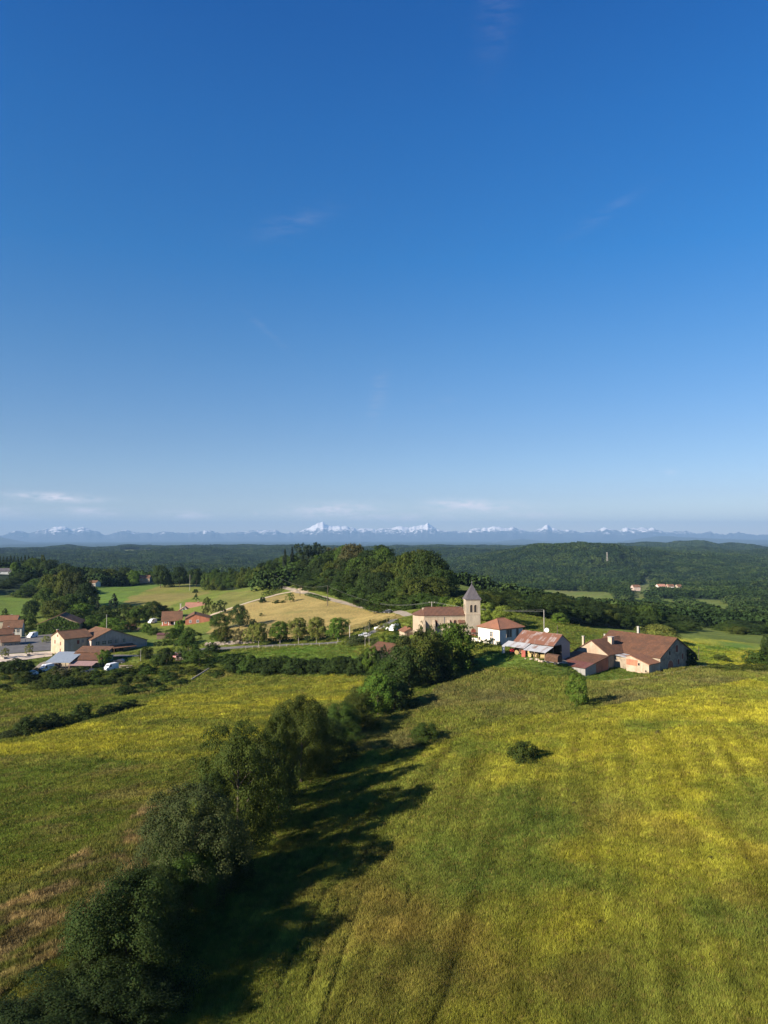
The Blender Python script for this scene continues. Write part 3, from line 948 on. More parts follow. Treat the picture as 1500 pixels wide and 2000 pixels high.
# ------------------------------------------------------------------ the hedgerow that runs from the lower left up to the church
HG = 'trees and bushes of the long hedgerow across the meadow'
hedgerow = [
    # px, base, top, width px, kind, colour, name, label
    (75, 2080, 1950, 280, 'thorn_near', 'deep', 'thorn_bush', 'dark thorn bush at the very bottom end of the hedgerow'),
    (215, 2010, 1880, 220, 'thorn_near', 'deep', 'thorn_bush', 'low dark thorn bush in the hedgerow next to the bright sprig of leaves'),
    (245, 1940, 1712, 225, 'sallow_near', 'dark', 'sallow_bush', 'wide round sallow bush, second from the bottom of the hedgerow'),
    (160, 1975, 1870, 80, 'sallow_near', 'grey', 'sallow_bush', 'grey-green bush on the left flank of the wide sallow'),
    (372, 1775, 1535, 180, 'elm_near', 'grey', 'elm_tree', 'grey-green bushy elm in the hedgerow left of the tallest tree'),
    (330, 1750, 1590, 115, 'sallow_near', 'grey', 'sallow_bush', 'grey sallow leaning out of the hedgerow over the brown grass strip'),
    (365, 1800, 1650, 110, 'sallow_near', 'mid', 'sallow_bush', 'greener bush in front of the grey-green elm in the hedgerow'),
    (425, 1735, 1600, 100, 'thorn_near', 'dark', 'thorn_bush', 'dark thorn in the shade between the tallest tree and the grey elm'),
    (465, 1662, 1402, 172, 'ash_near', 'olive', 'ash_tree', 'tallest tree of the hedgerow, pointed olive-green crown'),
    (512, 1620, 1470, 100, 'elm_near', 'dark', 'elm_tree', 'dark elm pressed against the right side of the tallest hedgerow tree'),
    (588, 1528, 1358, 112, 'oak_near', 'olive', 'oak_tree', 'broad round-headed oak of the hedgerow, next above the tallest tree'),
    (540, 1570, 1435, 80, 'elm_near', 'grey', 'elm_tree', 'small grey elm filling the gap between the oak and the tallest tree'),
    (640, 1490, 1400, 85, 'thorn_near', 'dark', 'thorn_bush', 'dark thorn on the upper side of the round-headed hedgerow oak'),
    (668, 1450, 1372, 70, 'sallow_near', 'mid', 'sallow_bush', 'mid-green bush in the low part of the hedgerow above the oak'),
    (700, 1425, 1352, 70, 'thorn_near', 'olive', 'thorn_bush', 'olive thorn in the low part of the hedgerow, below the bright ash'),
    (655, 1440, 1380, 40, 'sallow_near', 'brown', 'sallow_bush', 'thin brownish bush on the field side of the low hedgerow'),
    (738, 1398, 1312, 58, 'elm', 'bright', 'ash_tree', 'young bright green ash rising out of the hedgerow'),
    (770, 1385, 1325, 70, 'bush', 'dark', 'thorn_bush', 'dark thorn just above the bright young ash'),
    (760, 1350, 1285, 60, 'elm', 'mid', 'elm_tree', 'mid-green elm below the hidden brown-roofed house'),
    (800, 1345, 1262, 80, 'oak', 'dark', 'oak_tree', 'dark oak in the upper hedgerow to the right of the hidden house'),
    (828, 1335, 1232, 85, 'elm', 'olive', 'elm_tree', 'tall olive-green elm in front of the church nave'),
    (790, 1330, 1240, 45, 'ash', 'grey', 'ash_tree', 'grey-green tree beside the hidden house with a bare top'),
    (884, 1312, 1217, 84, 'lime', 'bright', 'lime_tree', 'big bright green round tree below the church tower'),
    (850, 1330, 1272, 60, 'bush', 'deep', 'thorn_bush', 'dark bush at the foot of the big bright green tree'),
    (905, 1300, 1268, 40, 'bush', 'dark', 'thorn_bush', 'dark bush on the right foot of the big bright green tree'),
    (120, 1940, 1905, 36, 'shrub', 'lime', 'elder_bush', 'small bright lime sprig of leaves on the left side of the hedgerow'),
    (400, 1740, 1690, 60, 'sallow_near', 'brown', 'sallow_bush', 'pale brownish dead bush at the foot of the hedgerow'),
    (455, 1720, 1625, 70, 'thorn_near', 'olive', 'thorn_bush', 'olive thorn at the shaded foot of the tallest hedgerow tree'),
    (310, 1835, 1690, 90, 'elm_near', 'dark', 'elm_tree', 'slim dark elm between the wide sallow and the grey-green elm'),
    (180, 1930, 1810, 70, 'thorn_near', 'olive', 'thorn_bush', 'olive thorn leaning out on the left side of the wide sallow'),
    (620, 1515, 1425, 60, 'sallow_near', 'olive', 'sallow_bush', 'olive bush at the right foot of the round-headed oak'),
    (335, 1770, 1580, 75, 'ash_near', 'mid', 'ash_tree', 'slim ragged ash rising left of the grey-green elm'),
    (275, 1880, 1690, 80, 'ash_near', 'dark', 'ash_tree', 'slim dark ash poking out above the wide sallow'),
    (200, 1930, 1770, 70, 'ash_near', 'grey', 'ash_tree', 'ragged grey ash on the left shoulder of the wide sallow'),
    (415, 1720, 1500, 70, 'ash_near', 'dark', 'ash_tree', 'slim dark ash between the grey-green elm and the tallest tree'),
    (545, 1580, 1385, 70, 'ash_near', 'olive', 'ash_tree', 'slim olive ash standing left behind the round-headed oak'),
    (290, 1860, 1760, 120, 'thorn_near', 'mid', 'thorn_bush', 'green thorn on the meadow side of the wide sallow'),
]
for (px, b, t, w, k, c, nm, lb) in hedgerow:
    tree(px, b, t, w, k, c, nm, lb, 'tree' if nm.endswith('tree') else 'bush', HG)

# lone bushes in the big field
tree(1127, 1380, 1314, 42, 'elm', 'bright', 'field_tree', 'lone small tree in the rough grass below the metal-fronted shed', 'tree')
tree(831, 1450, 1411, 54, 'sallow_near', 'mid', 'field_bush', 'rounded bush alone in the meadow near the hedgerow', 'bush')
tree(1022, 1487, 1447, 50, 'bush', 'olive', 'field_bush', 'straggly grey-green bush alone in the yellow field', 'bush')
for px, py in ((1388, 1675), (1456, 1678), (1170, 1802), (1122, 1570), (1285, 1430)):
    tree(px, py + 5, py - 5, 11, 'shrub', 'brown', 'dock_plant', 'small reddish brown dock plant standing in the yellow field', 'plant', 'dock plants dotted over the yellow field')

# tall grass bank right of the farm and bushes on it
tree(1408, 1290, 1278, 26, 'bush', 'olive', 'bank_bush', 'low olive bush on the bank right of the farm', 'bush')
tree(1478, 1296, 1270, 42, 'bush', 'mid', 'bank_bush', 'wide green bush at the right edge beyond the farm', 'bush')
tree(1510, 1296, 1268, 40, 'bush', 'dark', 'bank_bush', 'dark green bush cut by the right edge of the picture', 'bush')
for i, px in enumerate(range(1395, 1520, 17)):
    tree(px, 1308 + (i % 3) * 2, 1296 + (i % 2) * 2, 30, 'shrub', 'olive', 'bramble', 'low olive bramble in the bank strip right of the farm', 'bush', 'brambles along the bank right of the farm')

# left field edge: bushes
for (px, b, t, w, c, lb) in [(52, 1436, 1398, 40, 'dark', 'dark bush at the left end of the row on the field edge'), (95, 1424, 1392, 44, 'deep', 'second dark bush of the row on the left field edge'),
                             (130, 1416, 1394, 30, 'olive', 'low olive bush in the middle of the row on the left field edge'), (160, 1407, 1373, 36, 'dark', 'pointed dark bush, tallest of the row on the left field edge'),
                             (20, 1442, 1425, 40, 'grey', 'low grey bush where the field edge meets the picture border')]:
    tree(px, b, t, w, 'bush', c, 'edge_bush', lb, 'bush', 'bushes along the edge of the left field')
for i, (px, py) in enumerate(((205, 1392), (222, 1388), (240, 1384), (256, 1380))):
    tree(px, py + 3, py - 14, 26, 'shrub', 'deep', 'edge_bush', 'dark low bush in the clipped-looking strip on the left field edge', 'bush', 'bushes of the dark low strip on the left field edge')

# ------------------------------------------------------------------ buildings
T_BROWN = tiles('brown_tiles', (0.145, 0.068, 0.036), (0.095, 0.045, 0.026), (0.058, 0.033, 0.022), .35)
T_OLD = tiles('old_tiles', (.18, .092, .05), (.125, .064, .036), (.08, .047, .03), .5)
T_RED = tiles('red_tiles', (0.274, 0.122, 0.068), (0.209, 0.094, 0.058), (0.158, 0.083, 0.054), .2)
T_SALMON = tiles('salmon_tiles', (0.396, 0.194, 0.137), (0.331, 0.158, 0.108), (0.259, 0.137, 0.101), .05)
T_CHURCH = tiles('church_tiles', (.15, .072, .045), (.105, .053, .034), (.078, .046, .033), .35)
T_ORANGE = tiles('orange_tiles', (0.238, 0.109, 0.056), (0.165, 0.076, 0.043), (0.125, 0.066, 0.043), .3)
SLATE = tiles('slates', (0.092, 0.084, 0.096), (0.068, 0.064, 0.076), (0.104, 0.092, 0.096), .25)
P_CREAM = plaster('cream_render', (0.387, 0.339, 0.255), (0.346, 0.274, 0.180), (0.288, 0.238, 0.173), .25)
P_WHITE = plaster('white_render', (0.583, 0.554, 0.494), (0.595, 0.552, 0.476), (0.527, 0.476, 0.399), .3)
P_CHURCH = plaster('church_stone', (0.352, 0.286, 0.207), (.34, .27, .19), (.29, .24, .18), .5)
P_TOWER = plaster('tower_stone', (0.326, 0.282, 0.216), (.32, .275, .21), (.28, .24, .19), .35)
P_STONE = plaster('farm_stone', (.29, .24, .175), (.21, .165, .12), (.155, .125, .1), .55)
P_FARM = plaster('farm_render', (0.370, 0.304, 0.224), (.34, .26, .185), (.28, .19, .13), .5)
P_PINK = plaster('pinkish_render', (.43, .335, .285), (.38, .295, .245), (.33, .26, .22), .3)
P_BEIGE = plaster('beige_render', (0.317, 0.266, 0.190), (0.310, 0.259, 0.187), (0.274, 0.230, 0.173), .3)
P_BRICK = plaster('orange_brick', (.40, .155, .09), (.34, .13, .08), (.29, .12, .08), .6)
P_BLUE = plaster('pale_blue_render', (0.403, 0.432, 0.446), (0.360, 0.389, 0.403), (0.331, 0.360, 0.374), .3)
S_STEEL = sheet('bare_metal_sheet', (.27, .265, .255), (0.189, 0.091, 0.052), .10)
S_ROOF = sheet('rusty_metal_roof', (0.350, 0.329, 0.322), (0.175, 0.081, 0.049), .62)
S_LEAN = sheet('patched_metal_roof', (0.392, 0.406, 0.420), (0.189, 0.098, 0.063), .34)
S_RED = sheet('red_rust_roof', (0.182, 0.091, 0.063), (0.140, 0.052, 0.035), .6)
S_BLUE = sheet('blue_grey_roof', (0.238, 0.280, 0.329), (0.210, 0.231, 0.266), .2)
S_PINK = sheet('pink_metal_roof', (0.322, 0.210, 0.189), (0.280, 0.175, 0.154), .3)
M_DARK = plain('painted_dark_interior', (.018, .017, .016), .95, .2)  # near-black sheet that paints the shade inside openings
M_GLASS = plain('window_glass', (.035, .045, .055), .12, .1, 1, .6)
M_SHUT = plain('red_brown_wood', (.16, .045, .03), .7)
M_WOOD = plain('weathered_wood', (.14, .10, .07), .9, .35, 4)
M_STONE = plain('cut_stone', (.38, .31, .23), .9, .15, 2)
M_IRON = plain('grey_iron', (.22, .22, .22), .6)
M_CONC = plain('concrete', (.33, .31, .28), .9, .2, 2)
M_WHITE = plain('white_paint', (.78, .78, .77), .4, .05)
M_BRICKP = plain('red_brick', (.26, .105, .065), .9, .2, 3)
M_REDP = plain('red_paint', (.42, .03, .03), .35, .1)
M_BLACK = plain('black_paint', (.02, .021, .024), .3, .1)
M_TYRE = plain('tyre_rubber', (.02, .02, .02), .9, .1)
M_IVY = M_LEAF


def pm(name, verts, faces, mat, parent=None, uv=None):
    me = bpy.data.meshes.new(name)
    me.from_pydata([tuple(v) for v in verts], [], faces)
    if mat:
        me.materials.append(mat)
    if uv:
        l = me.uv_layers.new(name='UVMap')
        for i, c in enumerate(uv):
            l.data[i].uv = c
    return put(name, me, parent)


def boxes(name, bl, mat, parent=None):
    """one part made of boxes (x0,y0,z0,x1,y1,z1)"""
    V, F = [], []
    for (x0, y0, z0, x1, y1, z1) in bl:
        k = len(V)
        V += [(x0, y0, z0), (x1, y0, z0), (x1, y1, z0), (x0, y1, z0), (x0, y0, z1), (x1, y0, z1), (x1, y1, z1), (x0, y1, z1)]
        F += [tuple(k + i for i in f) for f in ((0, 3, 2, 1), (4, 5, 6, 7), (0, 1, 5, 4), (1, 2, 6, 5), (2, 3, 7, 6), (3, 0, 4, 7))]
    uv = []
    for f in F:
        a, b, c = Vector(V[f[0]]), Vector(V[f[1]]), Vector(V[f[2]])
        n = (b - a).cross(c - b)
        for i in f:
            v = V[i]
            uv.append((v[0], v[1]) if abs(n.z) > 1e-6 else ((v[1], v[2]) if abs(n.x) > 1e-6 else (v[0], v[2])))
    return pm(name, V, F, mat, parent, uv)


def slabs(name, polys, mat, parent=None, th=.16):
    """roof slopes: each polygon (eave edge first) becomes a slab, UV u along the eave and v up the slope in metres"""
    V, F, UV = [], [], []
    for P in polys:
        P = [Vector(p) for p in P]
        n = (P[1] - P[0]).cross(P[-1] - P[0]).normalized()
        if n.z < 0:
            P = [P[1], P[0]] + P[:1:-1]
            n = (P[1] - P[0]).cross(P[-1] - P[0]).normalized()
        e = (P[1] - P[0]).normalized(); s = n.cross(e)
        k, m = len(V), len(P)
        V += P + [p - n * th for p in P]
        uvs = [((p - P[0]).dot(e) + k * .37, (p - P[0]).dot(s)) for p in P]
        F.append(tuple(range(k, k + m))); UV += uvs
        F.append(tuple(range(k + 2 * m - 1, k + m - 1, -1))); UV += uvs[::-1]
        for i in range(m):
            j = (i + 1) % m
            F.append((k + i, k + m + i, k + m + j, k + j)); UV += [uvs[i], uvs[i], uvs[j], uvs[j]]
    return pm(name, V, F, mat, parent, UV)


def prism(name, outline, axis, a0, a1, mat, parent):
    """outline (s, z) extruded along local axis 'x' or 'y' from a0 to a1"""
    m = len(outline)
    mk = (lambda s, z, a: (a, s, z)) if axis == 'x' else (lambda s, z, a: (s, a, z))
    V = [mk(s, z, a0) for s, z in outline] + [mk(s, z, a1) for s, z in outline]
    F = [tuple(range(m)), tuple(range(2 * m - 1, m - 1, -1))] + [(i, m + i, m + (i + 1) % m, (i + 1) % m) for i in range(m)]
    uv = []
    for f in F:
        pts = [V[i] for i in f]
        for v in pts:
            uv.append(((v[1] if axis == 'x' else v[0]) + (v[0] if axis == 'x' else v[1]) * .7, v[2]))
    return pm(name, V, F, mat, parent, uv)


def wall_gable(par, x0, y0, x1, y1, h, rise, ridge, mat, pos=.5, name='wall', h2=None):
    """walls of a gabled block; ridge along local 'x' or 'y', pos = where the ridge stands across the width, h2 = far eave height"""
    h2 = h if h2 is None else h2
    if ridge == 'x':
        a, b, e = y0, y1, 'x'
        r = (x0, x1)
    else:
        a, b, e = x0, x1, 'y'
        r = (y0, y1)
    c = a + (b - a) * pos
    return prism(name, [(a, -1.5), (b, -1.5), (b, h2), (c, h + rise), (a, h)], e, r[0], r[1], mat, par)


def roof_gable(par, x0, y0, x1, y1, h, rise, ridge, mat, pos=.5, ov=.4, name='roof', h2=None, th=.16, oe=.3):
    h2 = h if h2 is None else h2
    t = th + .02
    if ridge == 'x':
        c = y0 + (y1 - y0) * pos
        s1 = rise / (c - y0); s2 = (h + rise - h2) / (y1 - c)
        A = [(x0 - oe, y0 - ov, h - s1 * ov + t), (x1 + oe, y0 - ov, h - s1 * ov + t), (x1 + oe, c, h + rise + t), (x0 - oe, c, h + rise + t)]
        B_ = [(x1 + oe, y1 + ov, h2 - s2 * ov + t), (x0 - oe, y1 + ov, h2 - s2 * ov + t), (x0 - oe, c, h + rise + t), (x1 + oe, c, h + rise + t)]
    else:
        c = x0 + (x1 - x0) * pos
        s1 = rise / (c - x0); s2 = (h + rise - h2) / (x1 - c)
        A = [(x0 - ov, y1 + oe, h - s1 * ov + t), (x0 - ov, y0 - oe, h - s1 * ov + t), (c, y0 - oe, h + rise + t), (c, y1 + oe, h + rise + t)]
        B_ = [(x1 + ov, y0 - oe, h2 - s2 * ov + t), (x1 + ov, y1 + oe, h2 - s2 * ov + t), (c, y1 + oe, h + rise + t), (c, y0 - oe, h + rise + t)]
    r = slabs(name, [A, B_], mat, par, th)
    # ridge tiles, a row of short half rounds
    L = (x1 - x0 if ridge == 'x' else y1 - y0) + 2 * oe
    n = max(3, int(L / 1.0))
    V = []
    for i in range(n):
        a = (x0 if ridge == 'x' else y0) - oe + L * i / n
        b = a + L / n - .03
        lift = .03 * ((i * 7) % 3)
        V.append((a, c - .16, h + rise + t - .06, b, c + .16, h + rise + t + .09 + lift) if ridge == 'x' else (c - .16, a, h + rise + t - .06, c + .16, b, h + rise + t + .09 + lift))
    boxes('ridge_tiles', V, mat, r)
    return r


def on_face(par, face, off=0.0):
    """mapping (a along the wall, z, out) to local points for a wall of the block; faces: 'front' y=off looking -y, 'side' x=off looking -x"""
    if face == 'front':
        return lambda a, z, o: (a, off - o, z)
    if face == 'back':
        return lambda a, z, o: (a, off + o, z)
    if face == 'far':
        return lambda a, z, o: (off + o, a, z)
    return lambda a, z, o: (off - o, a, z)


def opening(par, face, off, a, z, w, h, arch=False, frame=None, pane=None, name='window', sub='pane', shutter=None, proud=.07, fw=.12):
    """a window or door: frame standing proud of the wall with its pane set inside it; optional open shutters"""
    f = on_face(par, face, off)
    frame = frame or M_STONE; pane = pane or M_GLASS
    n = 6
    if arch:
        inn = [(a - w / 2, z), (a + w / 2, z)] + [(a + w / 2 * math.cos(math.pi * i / n), z + h - w / 2 + w / 2 * math.sin(math.pi * i / n)) for i in range(n + 1)]
        W2 = w / 2 + fw
        outl = [(a - W2, z - fw), (a + W2, z - fw)] + [(a + W2 * math.cos(math.pi * i / n), z + h - w / 2 + W2 * math.sin(math.pi * i / n)) for i in range(n + 1)]
    else:
        inn = [(a - w / 2, z), (a + w / 2, z), (a + w / 2, z + h), (a - w / 2, z + h)]
        outl = [(a - w / 2 - fw, z - fw), (a + w / 2 + fw, z - fw), (a + w / 2 + fw, z + h + fw), (a - w / 2 - fw, z + h + fw)]
    m = len(inn)
    V = [f(p, q, proud) for p, q in outl] + [f(p, q, proud) for p, q in inn] + [f(p, q, -.02) for p, q in outl] + [f(p, q, .012) for p, q in inn]
    F = []
    for i in range(m):
        j = (i + 1) % m
        F += [(i, j, m + j, m + i), (i, 2 * m + i, 2 * m + j, j), (m + i, m + j, 3 * m + j, 3 * m + i)]
    o = pm(name, V, F, frame, par)
    pm(sub, [f(p, q, .015) for p, q in inn], [tuple(range(m))], pane, o)
    if not arch and w > .7 and pane is M_GLASS:
        g = on_face(par, face, off)
        V, F = [], []
        for (p0, q0, p1, q1) in ((a - .035, z, a + .035, z + h), (a - w / 2, z + h * .55, a + w / 2, z + h * .55 + .05)):
            k = len(V)
            V += [g(p0, q0, .04), g(p1, q0, .04), g(p1, q1, .04), g(p0, q1, .04)]
            F.append((k, k + 1, k + 2, k + 3))
        pm('sash', V, F, M_WHITE, o)
    if shutter:
        for s in (-1, 1):
            c = a + s * (w / 2 + fw + w / 4 + .02)
            q = w / 4
            V = [f(c - q, z, .03), f(c + q, z, .03), f(c + q, z + h, .03), f(c - q, z + h, .03), f(c - q, z, .09), f(c + q, z, .09), f(c + q, z + h, .09), f(c - q, z + h, .09)]
            pm('shutter', V, [(4, 5, 6, 7), (0, 1, 5, 4), (1, 2, 6, 5), (2, 3, 7, 6), (3, 0, 4, 7)], shutter, par)
    return o


def chimney(par, x, y, z, w=.7, h=1.4, mat=None, cap=True):
    c = boxes('chimney', [(x - w / 2, y - w / 2, z - 1, x + w / 2, y + w / 2, z + h)], mat or M_BRICKP, par)
    if cap:
        boxes('chimney_cap', [(x - w / 2 - .1, y - w / 2 - .1, z + h + .003, x + w / 2 + .1, y + w / 2 + .1, z + h + .15)], M_CONC, c)
    return c


def reach(P, yaw, axis, px):
    """length along a building side from corner P until it shows at column px"""
    d = Vector((math.cos(yaw), math.sin(yaw))) if axis == 'x' else Vector((-math.sin(yaw), math.cos(yaw)))
    lo, hi = .2, 60.0
    f = lambda L: project(P.x + d.x * L, P.y + d.y * L, P.z)[0] - px
    s = 1 if f(hi) > f(lo) else -1
    for _ in range(50):
        m = (lo + hi) / 2
        if f(m) * s < 0:
            lo = m
        else:
            hi = m
    return lo


def up(P, py):
    """height above P at which row py is seen at the distance of P"""
    return CAMZ + ray(750, py)[1] * P.y - P.z


def local(P, yaw):
    c, s = math.cos(yaw), math.sin(yaw)
    return lambda x, y: Vector((P.x + c * x - s * y, P.y + s * x + c * y, 0))


# ---- church
P = at(809, 238); P.z = 6.9
YAW = R(4)
church = empty('church', P, YAW, 'stone village church with a square bell tower and pointed slate spire', 'church')
L = reach(P, YAW, 'x', 908.5)
H = up(P, 1202)
tw = 4.75
wall_gable(church, 3.2, 0, L - .05, 9.2, H, 2.1, 'x', P_CHURCH)
# apse end, three sided
apse = [(3.2, 0), (.4, 2.0), (0, 4.6), (.4, 7.2), (3.2, 9.2)]
V = [(x, y, -1.5) for x, y in apse] + [(x, y, H) for x, y in apse]
pm('apse', V, [(i, i + 5, i + 6, i + 1) for i in range(4)] + [(5, 6, 7, 8, 9)], P_CHURCH, church)
t = .18; e = .45
rz_ = H + 2.1 + t
ez = H - .2 + t
ap = [(3.2, -e), (.1, 1.75), (-.4, 4.6), (.1, 7.45), (3.2, 9.2 + e)]
rf = slabs('roof', [[(3.2, -e, ez), (L, -e, ez), (L, 4.6, rz_), (4.4, 4.6, rz_), (3.2, 2.9, rz_ - .75)], [(L, 9.2 + e, ez), (3.2, 9.2 + e, ez), (4.4, 4.6, rz_), (L, 4.6, rz_)]], T_CHURCH, church)
slabs('apse_roof', [[(*ap[i], ez), (*ap[i + 1], ez), (4.4, 4.6, rz_ + .01)] for i in range(4)], T_CHURCH, church)
boxes('ridge_tiles', [(4.2 + i * .95, 4.44, rz_ - .05, 5.1 + i * .95, 4.76, rz_ + .1 + .03 * (i % 3)) for i in range(int((L - 4.6) / .95))], T_CHURCH, rf)
boxes('cornice', [(3.2, -.22, H - .45, L, -.003, H - .1)], M_STONE, church)
for bx in (.9, 4.2, 9.2):
    prism('buttress', [(-1.15, -1.5), (-.004, -1.5), (-.004, 5.6), (-.35, 5.4), (-1.15, 4.4)], 'x', bx + 2.3 - .4, bx + 2.3 + .4, P_CHURCH, church)
for wx in (7.2, 12.0, 13.7, 15.4):
    opening(church, 'front', 0, wx, 3.4, .8, 2.1, True, M_BRICKP, M_DARK)
boxes('drain_pipe', [(9.95, -.12, -.5, 10.07, -.01, H - .5)], M_IRON, church)
boxes('lean_to', [(L - 2.3, -1.3, -1, L - .05, -.004, 4.6)], P_CHURCH, church)
slabs('lean_to_roof', [[(L - 2.5, -1.6, 4.65), (L - .06, -1.6, 4.65), (L - .06, -.02, 5.5), (L - 2.5, -.02, 5.5)]], T_CHURCH, church)
TY = -2.1
TH = up(at(920, 235), 1172) + (hz(*at(920, 235).xy) - P.z)
tower = boxes('tower', [(L, TY, -1.5, L + tw, TY + tw, TH)], P_TOWER, church)
SC = TH - 5.0
boxes('string_course', [(L - .12, TY - .12, SC, L + tw + .12, TY + tw + .12, SC + .28)], M_STONE, tower)
boxes('tower_cornice', [(L - .2, TY - .2, TH - .3, L + tw + .2, TY + tw + .2, TH + .003)], M_STONE, tower)
for q in (-.68, .68):
    opening(church, 'front', TY, L + tw / 2 + q, SC + .75, .82, 2.5, True, M_STONE, M_DARK, name='belfry_opening', fw=.12, proud=.1)  # blackish panes paint the shade of the open belfry
    o = opening(church, 'side', L, TY + tw / 2 + q, SC + .75, .82, 2.5, True, M_STONE, M_DARK, name='belfry_opening', fw=.12, proud=.1)
opening(church, 'front', TY, L + tw / 2, -.3, 1.15, 3.0, True, M_BRICKP, M_SHUT, name='door', sub='door_leaf', fw=.25, proud=.1)
c = (L + tw / 2, TY + tw / 2)
rings = [(tw / 2 + .42, TH), (tw / 2 - .25, TH + 1.0), (.06, TH + 5.0)]
polys = []
for (a, za), (b, zb) in zip(rings[:-1], rings[1:]):
    q1 = [(-a, -a), (a, -a), (a, a), (-a, a)]; q2 = [(-b, -b), (b, -b), (b, b), (-b, b)]
    for i in range(4):
        j = (i + 1) % 4
        polys.append([(c[0] + q1[i][0], c[1] + q1[i][1], za + .01), (c[0] + q1[j][0], c[1] + q1[j][1], za + .01), (c[0] + q2[j][0], c[1] + q2[j][1], zb + .01), (c[0] + q2[i][0], c[1] + q2[i][1], zb + .01)])
slabs('spire', polys, SLATE, church, .1)
boxes('cross', [(c[0] - .04, c[1] - .04, TH + 4.8, c[0] + .04, c[1] + .04, TH + 6.1), (c[0] - .3, c[1] - .035, TH + 5.55, c[0] + .3, c[1] + .035, TH + 5.63)], M_IRON, church)

# small tiled shed at the apse
Q = at(790, 243)
g = empty('garage', Q, R(20), 'small tiled garage against the apse end of the church', 'garage')
wall_gable(g, 0, 0, 4.2, 5, 2.3, 1.0, 'y', P_CHURCH)
roof_gable(g, 0, 0, 4.2, 5, 2.3, 1.0, 'y', T_ORANGE)
opening(g, 'front', 0, 2.1, 0, 2.2, 1.9, False, M_WOOD, M_WOOD, name='door', sub='door_leaf')

# ---- white house
P = G(976, 1262)
YAW = R(35)
Lr, Ll = reach(P, YAW, 'x', 1021), reach(P, YAW, 'y', 934)
H = up(P, 1229.5)
hs = empty('white_house', P, YAW, 'white rendered two-storey house with a hipped red tile roof beside the tower', 'house')
boxes('wall', [(0, 0, -1.5, Lr, Ll, H)], P_WHITE, hs)
e, t = .5, .2
A = [(-e, -e, H - .1 + t), (Lr + e, -e, H - .1 + t), (Lr + e, Ll + e, H - .1 + t), (-e, Ll + e, H - .1 + t)]
rr_ = H + 2.5 + t
R1, R2 = (3.6, Ll / 2, rr_), (Lr - 3.4, Ll / 2, rr_)
rf = slabs('roof', [[A[0], A[1], R2, R1], [A[1], A[2], R2], [A[2], A[3], R1, R2], [A[3], A[0], R1]], T_RED, hs)
for (p, q) in ((A[0], R1), (A[1], R2), (R1, R2)):
    p, q = Vector(p), Vector(q)
    n = 8
    pm('hip_tiles', [v for i in range(n) for v in ((p.lerp(q, i / n)) + Vector((0, -.14, .02)), p.lerp(q, (i + .96) / n) + Vector((0, -.14, .02)), p.lerp(q, (i + .96) / n) + Vector((0, .14, .06)), p.lerp(q, i / n) + Vector((0, .14, .06)),
                                                   p.lerp(q, i / n) + Vector((0, 0, .16)), p.lerp(q, (i + .96) / n) + Vector((0, 0, .16)))],
       [f for i in range(n) for f in ((6 * i, 6 * i + 1, 6 * i + 5, 6 * i + 4), (6 * i + 4, 6 * i + 5, 6 * i + 2, 6 * i + 3))], T_RED, rf)
boxes('eave_board', [(-.3, -.3, H - .18, Lr + .3, Ll + .3, H - .02)], M_WOOD, hs)
opening(hs, 'side', 0, 3.6, H - 2.5, 1.0, 1.4, False, M_STONE, M_GLASS)
opening(hs, 'side', 0, 3.4, .2, 1.5, 2.0, False, M_STONE, M_GLASS, name='door', sub='pane')
opening(hs, 'side', 0, 9.0, .9, .7, .9, False, M_STONE, M_GLASS)
for a_ in (3.4, 4.6, 7.6):
    opening(hs, 'front', 0, a_, H - 2.6, .9, 2.3, False, M_STONE, M_WOOD, name='window', sub='closed_shutter')
boxes('skylight', [(5.0, 1.9, H + .95, 5.5, 2.4, H + 1.3)], M_IRON, hs)
boxes('skylight', [(6.8, 1.6, H + .85, 7.3, 2.1, H + 1.15)], M_IRON, hs)
boxes('terrace_wall', [(-.003, Ll + .3, -1.5, .25, Ll + 4.5, 1.2)], P_WHITE, hs)
boxes('terrace_roof', [(-1.0, Ll + .3, 2.5, 2.2, Ll + 3.6, 2.62)], M_WOOD, hs)

# ---- open barn
P = G(1081, 1286)
YAW = R(43)
Wd, Ln = reach(P, YAW, 'x', 1113), reach(P, YAW, 'y', 1006)
H = up(P, 1261)
b = empty('open_barn', P, YAW, 'open-fronted farm barn with a rusty metal roof and patched lean-to sheets', 'barn')
rise = 2.6
posts = [(x - .13, y - .13, -1, x + .13, y + .13, H - .05) for x in (.15,) for y in (.15, Ln * .25, Ln * .5, Ln * .75, Ln - .15)]
for q in posts + [(Wd * .5 - .13, .05, -1, Wd * .5 + .13, .3, H + rise * .9)]:
    boxes('post', [q], M_WOOD, b)
prism('gable_cladding', [(0, H), (Wd * .5, H + rise), (Wd, H), (Wd, H - .6), (Wd * .48, H - .6), (Wd * .48, H - .1), (0, H - .1)], 'y', -.06, .02, S_STEEL, b)
for i in range(4):
    w_ = Wd * .5 / 4
    boxes('cladding_sheet', [(Wd * .5 + i * w_ + .02, -.06 - .012 * (i % 2), -.8, Wd * .5 + (i + 1) * w_ - .02, .0, H - .6)], S_STEEL, b)
boxes('back_wall', [(Wd - .1, .02, -1, Wd, Ln, H)], M_WOOD, b)
prism('end_wall', [(0, -1), (Wd - .12, -1), (Wd - .12, H), (Wd * .5, H + rise), (0, H)], 'y', Ln - .12, Ln - .003, M_WOOD, b)
boxes('tie_beam', [(.1, y - .1, H - .25, Wd - .12, y + .1, H - .05) for y in (.2, Ln * .25, Ln * .5, Ln * .75)], M_WOOD, b)
roof_gable(b, 0, 0, Wd, Ln, H, rise, 'y', S_ROOF, ov=.35, th=.07)
